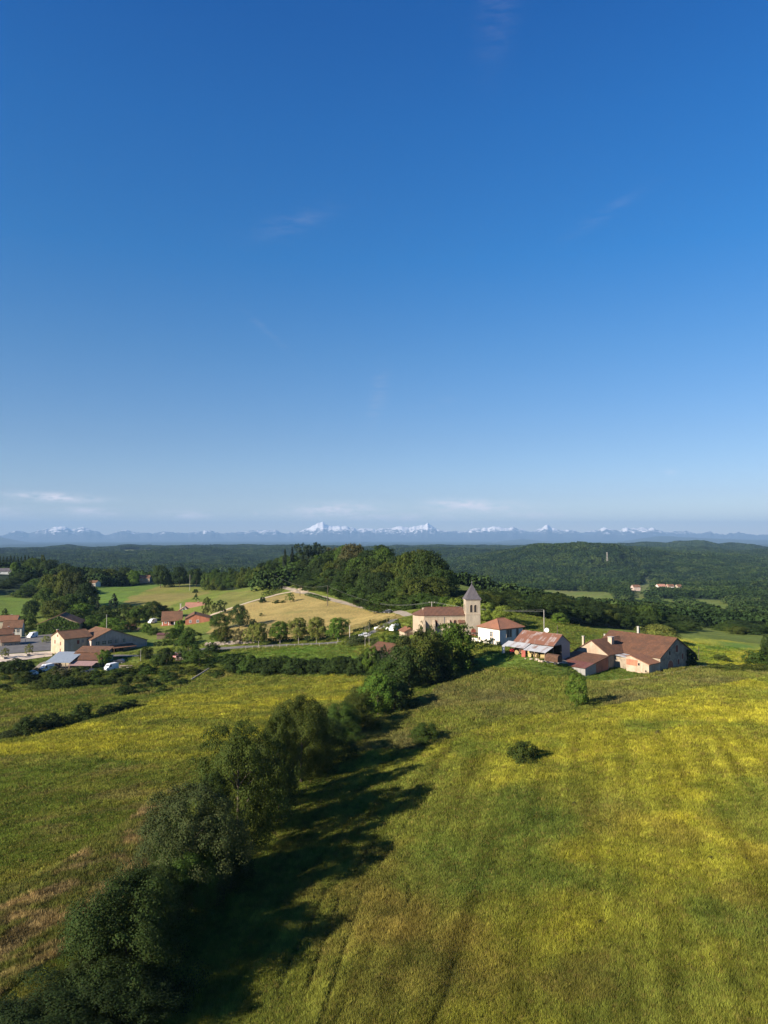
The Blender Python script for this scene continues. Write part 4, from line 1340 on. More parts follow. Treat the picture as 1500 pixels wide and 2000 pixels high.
# lean-to sheets on their own posts
lt = slabs('lean_to_roof', [[(-4.2, Ln * .55, H - 1.55), (-4.2, -.2, H - 1.55), (-.2, -.2, H - .35), (-.2, Ln * .55, H - .35)], [(-3.4, Ln + 2.2, H - 1.3), (-3.4, Ln * .57, H - 1.3), (-.2, Ln * .57, H - .2), (-.2, Ln + 2.2, H - .2)]], S_LEAN, b, .06)
for q in [(-4.0, .1), (-4.0, Ln * .27), (-4.0, Ln * .53), (-3.2, Ln * .6), (-3.2, Ln + 2.0)]:
    boxes('post', [(q[0] - .1, q[1] - .1, -1, q[0] + .1, q[1] + .1, H - 1.65)], M_WOOD, b)
boxes('side_panel', [(-3.35, Ln + 1.2, -.5, -3.28, Ln + 2.2, H - 1.4)], S_LEAN, b)
boxes('side_panel', [(-4.12, Ln * .5, -.5, -4.05, Ln * .6, H - 1.7)], plain('rust_panel', (.25, .07, .05), .8), b)
barn_at = local(P, YAW)
BARN = (P.copy(), YAW, Wd, Ln, H)

# ---- farmhouse: long barn, left wing, annex
GY = R(40)
C0 = Vector((77.3, 200.0, 2.4))
farm = empty('farmhouse', C0, GY, 'long stone farmhouse with brown tile roofs, a projecting wing and an ivy corner', 'farmhouse')
MW, ML, MH, MR = 19.5, 21.5, 3.9, 4.6
mpos = .47
wall_gable(farm, 0, 0, MW, ML, MH, MR, 'y', P_STONE, mpos, h2=3.3)
roof_gable(farm, 0, 0, MW, ML, MH, MR, 'y', T_BROWN, mpos, ov=.35, h2=3.3, th=.2)
opening(farm, 'front', 0, 5.6, .2, 3.2, 2.5, True, M_STONE, M_BRICKP, name='barn_door', sub='door_leaf', fw=.2)
opening(farm, 'front', 0, 10.2, 1.0, 1.1, 1.5, False, M_STONE, M_SHUT, name='window', sub='closed_shutter')
opening(farm, 'front', 0, 9.3, 4.6, 1.5, 2.0, False, M_STONE, M_SHUT, name='loft_door', sub='door_leaf')
opening(farm, 'front', 0, 12.6, 2.3, 1.0, 1.6, False, M_STONE, M_SHUT, name='window', sub='closed_shutter')
opening(farm, 'front', 0, 5.3, 4.2, .9, 1.1, False, M_STONE, M_DARK)
wy0, wy1 = 11.6, 22.6                       # wing: stands out of the left wall
wx0 = -7.6
WH = 4.1
wall_gable(farm, wx0, wy0, 1.0, wy1, WH, 3.5, 'x', P_FARM, .5, name='wing_wall')
slabs('wing_roof', [[(wx0 - .3, wy0 - .4, WH - .03), (2.0, wy0 - .4, WH - .03), (7.0, (wy0 + wy1) / 2, WH + 3.7), (wx0 - .3, (wy0 + wy1) / 2, WH + 3.7)],
                    [(7.0, wy1 + .4, WH - .03), (wx0 - .3, wy1 + .4, WH - .03), (wx0 - .3, (wy0 + wy1) / 2, WH + 3.7), (7.0, (wy0 + wy1) / 2, WH + 3.7)]], T_BROWN, farm, .2)
opening(farm, 'side', wx0, wy0 + 3.0, 2.3, .6, .7, False, M_STONE, M_DARK)
opening(farm, 'side', wx0, wy0 + 4.6, 2.5, .6, .7, False, M_STONE, M_DARK)
opening(farm, 'front', wy0, -3.4, 0, 1.2, 2.3, False, M_STONE, M_DARK, name='door', sub='door_leaf')  # dark sheet in place of a leaf, painting the shade inside
chimney(farm, -.6, (wy0 + wy1) / 2 - 2.0, WH + 2.6, 1.3, 1.5, M_STONE)
chimney(farm, wx0 + 2.6, wy1 - 1, WH + 1.6, .55, 2.4, M_STONE)
ax0, ay1 = -6.0, 6.9                        # annex in front of the left wall
prism('annex_wall', [(0, -1.5), (ay1, -1.5), (ay1, 4.3), (ay1 - 1.2, 4.5), (0, 2.8)], 'x', ax0, -.01, P_FARM, farm)
boxes('brick_patch', [(ax0 - .03, 3.3, 1.9, ax0 - .003, ay1 - .05, 3.5)], P_BRICK, farm)
slabs('annex_roof', [[(ax0 - .25, -.35, 2.82), (-.3, -.35, 2.82), (-.3, ay1 - 1.2, 4.75), (ax0 - .25, ay1 - 1.2, 4.75)], [(-.3, ay1 + .2, 4.3), (ax0 - .25, ay1 + .2, 4.3), (ax0 - .25, ay1 - 1.2, 4.75), (-.3, ay1 - 1.2, 4.75)]], T_ORANGE, farm, .18)
opening(farm, 'side', ax0, 3.0, 2.1, .6, .7, False, M_STONE, M_DARK)
opening(farm, 'side', ax0, .9, .6, .5, .5, False, M_STONE, M_DARK)
slabs('link_roof', [[(-4.6, ay1 + .3, 3.5), (-.1, ay1 + .3, 3.5), (-.1, wy0 - .45, 3.9), (-4.6, wy0 - .45, 3.9)]], S_LEAN, farm, .08)
boxes('link_wall', [(-4.4, ay1 + .02, -1, -4.2, wy0 - .02, 3.4)], P_STONE, farm)
# ivy on the right part of the gable
gq = np.random.default_rng(5)
n_ = 500
ivp = np.stack([gq.uniform(14.6, 20.0, n_), gq.uniform(-.9, -.1, n_), gq.uniform(-.3, 1, n_)], -1)
ivp[:, 2] = ivp[:, 2] * (7.4 - (ivp[:, 0] - 9) * .42)
iv = put('ivy', leaf_mesh('ivy', ivp, gq.normal(size=(n_, 3)) * .5 + np.array([0, -1, .3]), .6, 6), farm)
iv.color = (*GREEN['dark'], 1)
iv['kind'] = 'stuff'

# low shed with a metal front
P = Vector((54.9, 195.0, 2.4))
sh = empty('metal_fronted_shed', P, GY, 'low brown-tiled shed with a corrugated metal front, left end of the farmhouse', 'shed')
sl, sd = 11.2, 11.6
prism('wall', [(-.0, -1.5), (sd, -1.5), (sd, 3.9), (0, 2.0)], 'y', .06, sl, P_STONE, sh)
pm('brick_end', [(5.2, .05, -1), (sd - .3, .05, -1), (sd - .3, .05, 3.8), (5.2, .05, 2.8)], [(0, 1, 2, 3)], P_BRICK, sh)
prism('metal_end', [(-.02, -.8), (5.2, -.8), (4.9, 2.75), (-.02, 2.0)], 'y', -.04, .04, S_STEEL, sh)
for i in range(8):
    a, q = i * sl / 8, .012 * (i % 2)
    hh_ = 1.95 if i not in (4, 5) else 1.6
    boxes('metal_sheet', [(-.08 - q, a + .03, -.8, -.02 - q, a + sl / 8 - .02, hh_)], S_STEEL, sh)
slabs('roof', [[(3.6, sl + .3, 2.85), (3.6, -.3, 2.85), (sd - .05, -.3, 4.18), (sd - .05, sl + .3, 4.18)]], T_BROWN, sh, .18)
slabs('metal_eave', [[(-.6, sl + .5, 2.06), (-.6, -.45, 2.06), (3.7, -.45, 2.98), (3.7, sl + .5, 2.98)]], S_RED, sh, .06)

# pillars and posts behind the farm
for (px, py, top, w_, lb) in ((1244, 1252, 1224, .62, 'tall pale masonry pillar behind the farmhouse roof'), (1179, 1246, 1239, .5, 'short pale post pair behind the farmhouse wing')):
    Q = at(px, 232)
    pl = empty('stone_pillar', Q, GY, lb, 'pillar')
    hh_ = CAMZ + ray(px, top)[1] * Q.y - Q.z
    boxes('shaft', [(-w_ / 2, -w_ / 2, -1, w_ / 2, w_ / 2, hh_)], M_CONC, pl)
    boxes('pillar_cap', [(-w_ / 2 - .06, -w_ / 2 - .06, hh_ + .002, w_ / 2 + .06, w_ / 2 + .06, hh_ + .15)], M_CONC, pl)

# ---- hidden house under the hedgerow trees
Q = at(782, 204); Q.z -= .5
hh = empty('hidden_house', Q, R(48), 'low house with a brown tile roof half hidden among the hedgerow trees', 'house')
hr = up(Q, 1280)
wall_gable(hh, 0, 0, 10, 13, hr, 1.9, 'y', P_CREAM)
roof_gable(hh, 0, 0, 10, 13, hr, 1.9, 'y', T_BROWN)
opening(hh, 'side', 0, 4, .8, 1.0, 1.3, False, M_STONE, M_GLASS)
opening(hh, 'side', 0, 9, .8, 1.0, 1.3, False, M_STONE, M_GLASS)

# ---- village on the left
P = Vector((*at(129, 272).xy, 0)); P.z = hz(P.x, P.y)
YAW = R(48)
W_, L_ = 11.5, reach(P, YAW, 'x', 169)
H = up(P, 1248.5)
h1 = empty('cream_house', P, YAW, 'cream two-storey house with its sunlit gable towards the car park', 'house')
wall_gable(h1, 0, 0, L_ + 2, W_, H, up(P, 1236.5) - H, 'x', P_CREAM)
roof_gable(h1, 0, 0, L_ + 2, W_, H, up(P, 1236.5) - H, 'x', T_OLD)
for (a, z) in ((3.2, H - 2.6), (3.2, H - 5.2), (8.0, H - 2.4), (5.8, H + .4)):
    opening(h1, 'side', 0, a, z, .8, 1.3 if z < H else .8, False, M_STONE, M_SHUT, name='window', sub='closed_shutter')
opening(h1, 'front', 0, 5.4, H - 2.4, 1.0, 1.5, False, M_STONE, M_SHUT, name='window', sub='closed_shutter')
opening(h1, 'front', 0, 7.2, H - 2.0, .8, 1.0, False, M_STONE, M_GLASS)
chimney(h1, 1.0, W_ / 2 + 2.4, H + 1.4, .6, 1.4)

P = Vector((*at(181.5, 277).xy, 0)); P.z = hz(P.x, P.y)
YAW = R(48)
GW = reach(P, YAW, 'x', 287)
H = up(P, 1250.5)
h2 = empty('village_barn', P, YAW, 'wide pale gabled barn joined to the cream house, row of square windows', 'barn')
rs = up(P, 1234) - H
wall_gable(h2, 0, 0, GW, 13, H, rs, 'y', P_PINK, .34, h2=H - 2.3)
roof_gable(h2, 0, 0, GW, 13, H, rs, 'y', T_OLD, .34, h2=H - 2.3)
for a in (2.6, 5.2, 7.6, 10.2, 13.6):
    opening(h2, 'front', 0, a, H - 2.1, 1.5 if a < 9 else 1.0, 1.25, False, M_STONE, M_GLASS)
opening(h2, 'side', 0, 3.4, H - 2.0, 1.1, 1.4, False, M_STONE, M_GLASS)
slabs('awning', [[(7.5, -3.4, H - 3.7), (17.2, -3.4, H - 3.7), (17.2, -.02, H - 2.9), (7.5, -.02, H - 2.9)]], T_ORANGE, h2, .1)
for a in (7.8, 11, 14, 16.9):
    boxes('awning_post', [(a - .07, -3.3, -1.5, a + .07, -3.16, H - 3.8)], M_WOOD, h2)
for a in (9.4, 12.4):
    opening(h2, 'front', 0, a, -.2, 1.8, 2.2, False, M_STONE, M_DARK, name='doorway', sub='door_leaf')  # no real leaf: dark sheet paints the shade within the doorway

# sheds in front of it
P = at(95, 254)
k = empty('metal_roofed_carport', P, R(-4), 'carport with a blue-grey metal roof between the white van and the brown shed', 'carport')
wd = reach(P, R(-4), 'x', 137)
zf, zb = up(P, 1293.5), up(at(105, 263), 1272.5) + at(105, 263).z - P.z
slabs('roof', [[(-.3, -.3, zf), (wd, -.3, zf), (wd + .2, 9.2, zb), (-.3, 9.2, zb)]], S_BLUE, k, .08)
for q in ((.2, .1), (wd / 2, .1), (wd - .3, .1), (.2, 8.8), (wd - .3, 8.8)):
    boxes('post', [(q[0] - .09, q[1] - .09, -1, q[0] + .09, q[1] + .09, (zf if q[1] < 1 else zb) - .1)], M_WOOD, k)
boxes('back_wall', [(0, 9.0, -1, wd, 9.1, zb - .15)], P_BEIGE, k)
P = at(136.5, 256)
k = empty('brown_roofed_shed', P, R(-3), 'open shed with a brown tile roof and a pink lean-to in front of the barn', 'shed')
wd = reach(P, R(-3), 'x', 193)
zf, zm, zb = up(P, 1289), up(at(150, 260), 1276) + at(150, 260).z - P.z, up(at(150, 266), 1262.5) + at(150, 266).z - P.z
boxes('wall', [(0, 2, -1.5, wd, 12, zf)], P_BEIGE, k)
slabs('roof', [[(-.3, 1.0, zf), (wd + .3, 1.0, zf), (wd + .3, 5.6, zm), (-.3, 5.6, zm)]], T_BROWN, k, .15)
slabs('upper_roof', [[(-.1, 5.3, zm + .25), (wd + .5, 5.3, zm + .25), (wd + .5, 11.5, zb), (-.1, 11.5, zb)]], T_OLD, k, .15)
pm('gable_side', [(.02, 2, -1.5), (.02, 12, -1.5), (.02, 11.4, zb - .1), (.02, 5.5, zm - .1), (.02, 1.9, zf)], [(0, 1, 2, 3, 4)], M_WOOD, k)
lz = up(P, 1296)
slabs('lean_to_roof', [[(1.6, -3.3, lz - .1), (wd - 1, -3.3, lz - .1), (wd - .6, .9, lz + .9), (1.8, .9, lz + .9)]], S_PINK, k, .06)
for a in (1.9, wd / 2, wd - 1.3):
    boxes('post', [(a - .08, -3.1, -1, a + .08, -2.94, lz - .2)], M_WOOD, k)
boxes('brace', [(-.6, -.5, -.5, -.45, -.35, zf)], M_WOOD, k)

# houses at the left picture edge
for (px, d, yaw, px2, eave, ridge_y, dep, wm, rm, lb, ax) in (
        (7, 292, 30, 39, 1255, 1246.5, 11, P_BEIGE, T_OLD, 'beige house with a hipped-looking brown roof beside the plaza, nearest at the left edge', 'x'),
        (-6, 318, 22, 24, 1240, 1232, 9, P_BEIGE, T_BROWN, 'small low beige house behind the one at the plaza', 'x'),
        (9, 334, 20, 42, 1227, 1215, 10, P_WHITE, T_OLD, 'white-gabled house with a brown roof at the far side of the street', 'x'),
        (-14, 372, 14, 32, 1214, 1205, 9, P_CREAM, T_ORANGE, 'rearmost red-brown roofed house at the left edge of the village', 'x')):
    P = at(px, d)
    yaw = R(yaw)
    W_ = reach(P, yaw, 'x', px2)
    H = up(P, eave)
    q = empty('village_house', P, yaw, lb, 'house', 'houses at the left edge of the village')
    wall_gable(q, 0, 0, W_, dep, H, up(P, ridge_y) - H, ax, wm)
    roof_gable(q, 0, 0, W_, dep, H, up(P, ridge_y) - H, ax, rm)
    for i in range(3):
        opening(q, 'front', 0, W_ * (.2 + .3 * i), H - 2.0, .9, 1.2, False, M_STONE, M_GLASS)
    opening(q, 'side', 0, dep * .35, H - 2.0, .9, 1.2, False, M_STONE, M_SHUT, name='window', sub='closed_shutter')
    opening(q, 'side', 0, dep * .7, 0, 1.0, 2.1, False, M_STONE, M_SHUT, name='door', sub='door_leaf')
    chimney(q, W_ * .7, dep * .6, H + 1.2, .6, 1.6)

# green ivy covered barn
P = at(77, 336); YAW = R(12)
GW = reach(P, YAW, 'x', 155)
H = up(P, 1219.5)
q = empty('ivy_barn', P, YAW, 'gabled barn whose end wall is overgrown with green ivy, beside the street', 'barn')
rs = up(P, 1203) - H
wall_gable(q, 0, 0, GW, 14, H, rs, 'y', P_BEIGE)
roof_gable(q, 0, 0, GW, 14, H, rs, 'y', T_OLD, ov=.5)
n_ = 1500
x_ = gq.uniform(.1, GW - .1, n_)
ivp = np.stack([x_, gq.uniform(-.45, -.05, n_), gq.random(n_) * (H + rs * (1 - np.abs(x_ / GW * 2 - 1)) - .4)], -1)
iv = put('ivy', leaf_mesh('ivy', ivp, gq.normal(size=(n_, 3)) * .4 + np.array([-.2, -1, .3]), .8, 7), q)
iv.color = (*GREEN['mid'], 1); iv['kind'] = 'stuff'
n_ = 350
ivp = np.stack([gq.uniform(-.45, -.05, n_), gq.uniform(.2, 13, n_), gq.random(n_) * (H - .3)], -1)
iv = put('ivy', leaf_mesh('ivy', ivp, gq.normal(size=(n_, 3)) * .4 + np.array([-1, -.2, .3]), .8, 8), q)
iv.color = (*GREEN['bright'], 1); iv['kind'] = 'stuff'  # side ivy coloured lighter than the front, painting its sunlit side
opening(q, 'front', 0, GW * .7, 0, 2.4, 2.6, False, M_WOOD, M_WOOD, name='door', sub='door_leaf')

# orange brick house with a white columned porch
P = at(318, 372); YAW = R(14)
Lr = reach(P, YAW, 'x', 355)
H = up(P, 1211)
q = empty('brick_house', P, YAW, 'orange brick house with a white columned porch above the gardens', 'house')
rs = up(P, 1197) - H
wall_gable(q, 0, 2.2, Lr, 11, H, rs, 'x', P_BRICK)
roof_gable(q, 0, 0, Lr, 11, H - .5, rs + .5, 'x', T_OLD, ov=.5)
boxes('porch_floor', [(-.5, -.4, -1.5, Lr, 2.2, .4)], P_BRICK, q)
for a in (.2, Lr * .33, Lr * .62):
    boxes('column', [(a, -.2, .4, a + .32, .12, H - .75)], M_WHITE, q)
boxes('porch_beam', [(0, -.18, H - .75, Lr, .1, H - .5)], M_WHITE, q)
opening(q, 'front', 2.2, Lr * .5, .5, 1.4, 2.2, False, M_WHITE, M_DARK, name='door', sub='pane')
opening(q, 'front', 2.2, Lr * .18, 1.2, 1.0, 1.2, False, M_WHITE, M_GLASS)
P2 = at(356, 368)
GW = reach(P2, YAW, 'x', 402)
w0 = (P2 - P).xy.length
H2 = up(P2, 1208)
wall_gable(q, w0, -4.5, w0 + GW, 9, H2, up(P2, 1199.5) - H2, 'y', P_BRICK, .36, name='block_wall')
roof_gable(q, w0, -4.5, w0 + GW, 9, H2, up(P2, 1199.5) - H2, 'y', T_OLD, .36, name='block_roof')
opening(q, 'front', -4.5, w0 + GW * .5, H2 - 2.0, 1.1, 1.2, False, M_WHITE, M_GLASS)
opening(q, 'front', -4.5, w0 + GW * .2, H2 - 2.0, .9, 1.2, False, M_WHITE, M_GLASS)
opening(q, 'front', -4.5, w0 + GW * .82, -.8, 2.3, 2.0, False, M_WHITE, M_WHITE, name='garage_door', sub='door_leaf')
boxes('wing', [(w0 + GW * .64, -7.2, -1.5, w0 + GW, -4.52, 1.4)], M_CONC, q)

# salmon roofed house behind it
P = at(350, 432); YAW = R(10)
Lr = reach(P, YAW, 'x', 398)
H = up(P, 1190)
q = empty('salmon_roofed_house', P, YAW, 'pale house with a bright salmon tile roof just behind the brick house', 'house')
rs = up(P, 1179) - H
wall_gable(q, 4, 0, Lr, 10, H, rs, 'x', P_BLUE)
roof_gable(q, 4, 0, Lr, 10, H, rs, 'x', T_SALMON, ov=.6)
wall_gable(q, -.6, -3.5, 8.0, 8, H - 1.2, 2.6, 'y', P_BLUE, name='porch_wall')
roof_gable(q, -.6, -3.5, 8.0, 8, H - 1.2, 2.6, 'y', T_SALMON, name='porch_roof')
for a in (10, 12.2):
    opening(q, 'front', 0, a, H - 2.2, 1.2, 1.5, False, M_WHITE, M_GLASS)
opening(q, 'front', -3.5, 3.6, .4, 1.6, 1.6, False, M_WHITE, M_GLASS)
chimney(q, 1.0, 3, H + .8, .8, 2.2, M_CONC)
chimney(q, Lr * .75, 5, H + rs - .4, .8, 1.2, M_BRICKP)

# far houses
def far_house(px, py_, d, wpx, hm, rise, wm, rm, label, yaw=10, dep=9, group=None, dz=0.0):
    P = at(px, d)
    if py_:
        P.z = CAMZ + ray(px, py_)[1] * d
    P.z += dz
    W_ = wpx * d / FPX
    q = empty('country_house', P, R(yaw), label, 'house', group)
    wall_gable(q, 0, 0, W_, dep, hm, rise, 'x', wm)
    roof_gable(q, 0, 0, W_, dep, hm, rise, 'x', rm, ov=.5)
    for i in range(2):
        opening(q, 'front', 0, W_ * (.25 + .45 * i), hm - 2.0, 1.1, 1.2, False, M_WHITE, M_GLASS)
    return q


far_house(-6, 1122, 700, 32, 3.2, 2.6, P_BLUE, SLATE, 'blue-grey house on the left skyline with a dark roof')
far_house(14, 1121, 725, 32, 3.5, 2.4, P_CREAM, T_SALMON, 'pale house with a long red tile roof on the left skyline')
far_house(103, None, 680, 9, 2.6, 1.8, P_WHITE, T_SALMON, 'white house peeping out between the tall trees left of the fields', 20)
far_house(174, None, 650, 15, 2.8, 1.9, P_WHITE, T_OLD, 'white-gabled house among the trees left of the sloping field', -8)
far_house(273, 1136, 705, 20, 3.6, 2.3, P_FARM, T_OLD, 'orange-walled house with a red-brown roof on the skyline of the sloping field', 5)
for (px, py_, w_, wm, rm, lb) in ((1284, 1165, 16, P_WHITE, T_SALMON, 'long farmhouse with a red roof down in the wooded valley'), (1303, 1165, 13, P_CREAM, T_SALMON, 'red-roofed barn right of the long farmhouse in the valley'),
                                  (1306, 1169, 9, P_WHITE, T_OLD, 'small white outbuilding in front of the valley farm'), (1236, 1165, 14, P_PINK, T_OLD, 'greyish house at the edge of the valley field'), (1322, 1163, 9, P_CREAM, T_OLD, 'cream house at the right end of the valley hamlet')):
    far_house(px, None, 1290 if px > 1250 else 1200, w_, 5.0, 3.5, wm, rm, lb, 6, 11, 'houses of the hamlet in the valley', 4.0)

# ------------------------------------------------------------------ roads, tracks and paved places
def strip(name, px_line, width, mat, lift=.14, n_across=4, step=2.5, dmin=0, world=None):
    P = [G(a, b, dmin).xy for a, b in px_line] if world is None else world
    pts = []
    for a, b in zip(P[:-1], P[1:]):
        n = max(2, int((b - a).length / step))
        pts += [a.lerp(b, i / n) for i in range(n)]
    pts.append(P[-1])
    for _ in range(3):
        pts = [pts[0]] + [(pts[i - 1] + pts[i] * 2 + pts[i + 1]) / 4 for i in range(1, len(pts) - 1)] + [pts[-1]]
    V, F = [], []
    for i, p in enumerate(pts):
        d = (pts[min(i + 1, len(pts) - 1)] - pts[max(i - 1, 0)]).normalized()
        s = Vector((-d.y, d.x))
        for k in range(n_across + 1):
            q = p + s * width * (k / n_across - .5) * (1 + .08 * math.sin(i * 1.7))
            V.append((q.x, q.y, hz(q.x, q.y) + lift))
    m = n_across + 1
    for i in range(len(pts) - 1):
        for k in range(n_across):
            F.append((i * m + k, i * m + k + 1, (i + 1) * m + k + 1, (i + 1) * m + k))
    NO_GRASS_LINES.append(([tuple(p) for p in P], width * .5))
    o = pm(name, V, F, mat)
    return tag(o, kind='structure')


def pave(name, left, right, mat, lift=.15, n=24, m=12):
    """paved place between two edge lines given in photograph pixels"""
    def res(L):
        L = [G(a, b).xy for a, b in L]
        ds = [0]
        for a, b in zip(L[:-1], L[1:]):
            ds.append(ds[-1] + (b - a).length)
        out_ = []
        for i in range(n + 1):
            t = ds[-1] * i / n
            j = max(k for k in range(len(L) - 1) if ds[k] <= t + 1e-6)
            out_.append(L[j].lerp(L[j + 1], (t - ds[j]) / (ds[j + 1] - ds[j] + 1e-9)))
        return out_
    A, B_ = res(left), res(right)
    V = []
    for a, b in zip(A, B_):
        for k in range(m + 1):
            q = a.lerp(b, k / m)
            V.append((q.x, q.y, hz(q.x, q.y) + lift))
    F = [(i * (m + 1) + k, i * (m + 1) + k + 1, (i + 1) * (m + 1) + k + 1, (i + 1) * (m + 1) + k) for i in range(n) for k in range(m)]
    NO_GRASS.append(np.array([tuple(p) for p in A] + [tuple(p) for p in B_[::-1]]))
    return tag(pm(name, V, F, mat), kind='structure')


NO_GRASS, NO_GRASS_LINES = [], []
G_GRAV = plain('pale_gravel', (.42, .34, .24), .95, .25, .8)
G_LANE = plain('worn_lane', (.26, .22, .17), .95, .25, .6)
G_TAR = plain('old_asphalt', (.115, .11, .105), .9, .25, .4)
G_PLAZA = plain('plaza_sand', (.50, .42, .33), .95, .18, .5)
strip('lane', [(548, 1147), (575, 1152), (592, 1158), (620, 1165), (650, 1172), (690, 1182), (725, 1190), (760, 1196), (800, 1203)], 4.2, G_LANE)
strip('gravel_track', [(580, 1154), (545, 1160), (505, 1171), (470, 1182), (440, 1192), (405, 1204), (390, 1212)], 3.4, G_GRAV)
strip('pull_in', [(582, 1152), (590, 1149), (596, 1157)], 5, G_GRAV, .17)
strip('village_lane', [(215, 1281), (250, 1281.5), (290, 1281), (350, 1275), (400, 1267), (470, 1264), (560, 1260), (640, 1257), (690, 1252), (720, 1240), (745, 1226), (770, 1210)], 3.6, G_TAR)
pave('plaza', [(-60, 1299), (0, 1294), (50, 1289), (102, 1282)], [(-60, 1283), (0, 1280), (50, 1276), (103, 1271.5)], G_PLAZA)
pave('village_street', [(-60, 1282), (0, 1279), (50, 1274.5), (103, 1270)], [(-60, 1262), (0, 1248), (60, 1242), (125, 1237)], G_TAR, .13)
pave('yard', [(60, 1311), (90, 1308), (150, 1310)], [(78, 1296), (100, 1288), (150, 1292)], plain('yard_gravel', (.3, .26, .2), .95, .3, .8))
strip('farm_track', [(1088, 1290), (1110, 1292), (1130, 1288), (1120, 1280)], 3.5, plain('farm_dirt', (.24, .2, .14), .95, .3, .8), .12)
strip('grass_track', [(1150, 1331), (1200, 1329), (1260, 1325), (1330, 1312), (1375, 1300), (1440, 1301), (1500, 1303)], 1.6, plain('worn_grass', (.21, .19, .075), .95, .3, .8), .1)

CN = {'dark': 'dark green', 'mid': 'mid green', 'deep': 'very dark green', 'olive': 'olive green', 'bright': 'bright green', 'brown': 'brown-topped'}


def near_to(px, marks):
    """the landmark whose column is nearest"""
    return min(marks, key=lambda m: abs(m[0] - px))[1]


# ------------------------------------------------------------------ the wood on the knoll
WG = 'trees of the wood on the knoll'
sky_x = [480, 497, 510, 540, 560, 580, 600, 628, 660, 690, 720, 745, 762, 772, 790, 815, 842, 860, 872, 880]
sky_y = [1128, 1110, 1100, 1090, 1082, 1080, 1078, 1078, 1070, 1066, 1070, 1068, 1078, 1092, 1082, 1076, 1082, 1096, 1120, 1145]
gnd_x = [480, 540, 600, 640, 700, 750, 800, 880]
gnd_y = [1152, 1148, 1158, 1168, 1180, 1190, 1196, 1200]
frt_x = [480, 560, 600, 640, 700, 750, 800, 880]
frt_d = [540, 470, 440, 410, 365, 330, 312, 292]
cols = ['dark', 'mid', 'deep', 'olive', 'deep', 'dark', 'mid', 'dark']
kinds = ['oak', 'elm', 'lime', 'ash', 'oak', 'lime']
row_lb = ['tree at the front of the knoll wood', 'second-rank tree of the knoll wood', 'upper tree of the knoll wood', 'crest tree of the knoll wood']
WM = [(495, 'at its left end'), (522, 'behind the twin poles'), (560, 'below the two spruces'), (590, 'above the pull-in'), (602, 'near the cedar'), (640, 'above the tall lane pole'), (690, 'in its middle'), (731, 'above the red car'),
      (765, 'above the parked white van'), (800, 'by the big round oak'), (845, 'behind the church roof')]
r_ = random.Random(3)
for row, (t, dd) in enumerate(((.34, 4), (.58, 18), (.82, 36), (1.0, 58))):
    px = 492 + row * 7
    while px < 872:
        sy, gy = np.interp(px, sky_x, sky_y), np.interp(px, gnd_x, gnd_y)
        d = np.interp(px, frt_x, frt_d) + dd + r_.uniform(-5, 5)
        top = gy + (sy - gy) * t + r_.uniform(-4, 7 if row == 3 else 5)
        w = r_.uniform(11, 17) * FPX / d
        q = at(px, d)
        h = min(CAMZ + ray(px, top)[1] * d - q.z, 24)
        if h > 5:
            c = r_.choice(cols)
            kd = r_.choice(kinds)
            if row == 3 and 675 < px < 705:
                c = 'brown'
            plant(kd, q, h, w * d / FPX, c, 'broadleaf_tree', CN[c] + ' ' + row_lb[row] + ' ' + near_to(px, WM), 'tree', WG)
        px += r_.uniform(.42, .62) * w
for (px, top, w, k, c, d, lb) in ((557, 1070, 17, 'spruce', 'needle', 492, 'left one of two dark spruces standing above the wood'), (571, 1066, 17, 'spruce', 'needle', 498, 'right one of two dark spruces standing above the wood'),
                                  (602, 1062, 42, 'pine', 'needle', 478, 'tall dark cedar with flat layers at the left end of the wood'), (629, 1068, 26, 'pine', 'pine', 500, 'small flat-topped pine right of the cedar'),
                                  (648, 1070, 22, 'pine', 'brown', 490, 'reddish brown tree on the crest of the wood'), (798, 1080, 66, 'oak', 'olive', 352, 'big round oak at the right end of the wood, left crown'),
                                  (840, 1077, 66, 'oak', 'dark', 346, 'big round oak at the right end of the wood, rightmost high crown'), (820, 1074, 60, 'lime', 'olive', 372, 'big round oak behind the two at the right end of the wood'),
                                  (702, 1064, 24, 'ash', 'lime', 505, 'thin pale-topped tree on the crest of the wood'), (745, 1064, 40, 'lime', 'dark', 470, 'broad dark tree at the highest right part of the wood')):
    q = at(px, d)
    plant(k, q, CAMZ + ray(px, top)[1] * d - q.z, w * d / FPX, c, {'spruce': 'spruce_tree', 'pine': 'pine_tree', 'oak': 'oak_tree', 'lime': 'lime_tree', 'ash': 'ash_tree'}[k], lb, 'tree', WG)
# pale scrub at the foot of the wood beside the lane
for i, px in enumerate(np.arange(600, 800, 9.0)):
    d = np.interp(px, frt_x, frt_d) - 1.5
    q = at(px, d)
    plant('shrub', q, r_.uniform(1.8, 3.2), r_.uniform(4, 6), r_.choice(['olive', 'mid', 'mid']), 'roadside_shrub', 'low green shrub at the foot of the wood ' + near_to(px, [(605, 'above the pull-in'), (640, 'above the tall lane pole'), (655, 'just past the tall lane pole'), (690, 'halfway down the lane'), (715, 'uphill of the red car'), (740, 'beside the red car'), (765, 'below the black car'), (790, 'at the churchyard')]), 'bush', 'shrubs along the upper side of the lane')

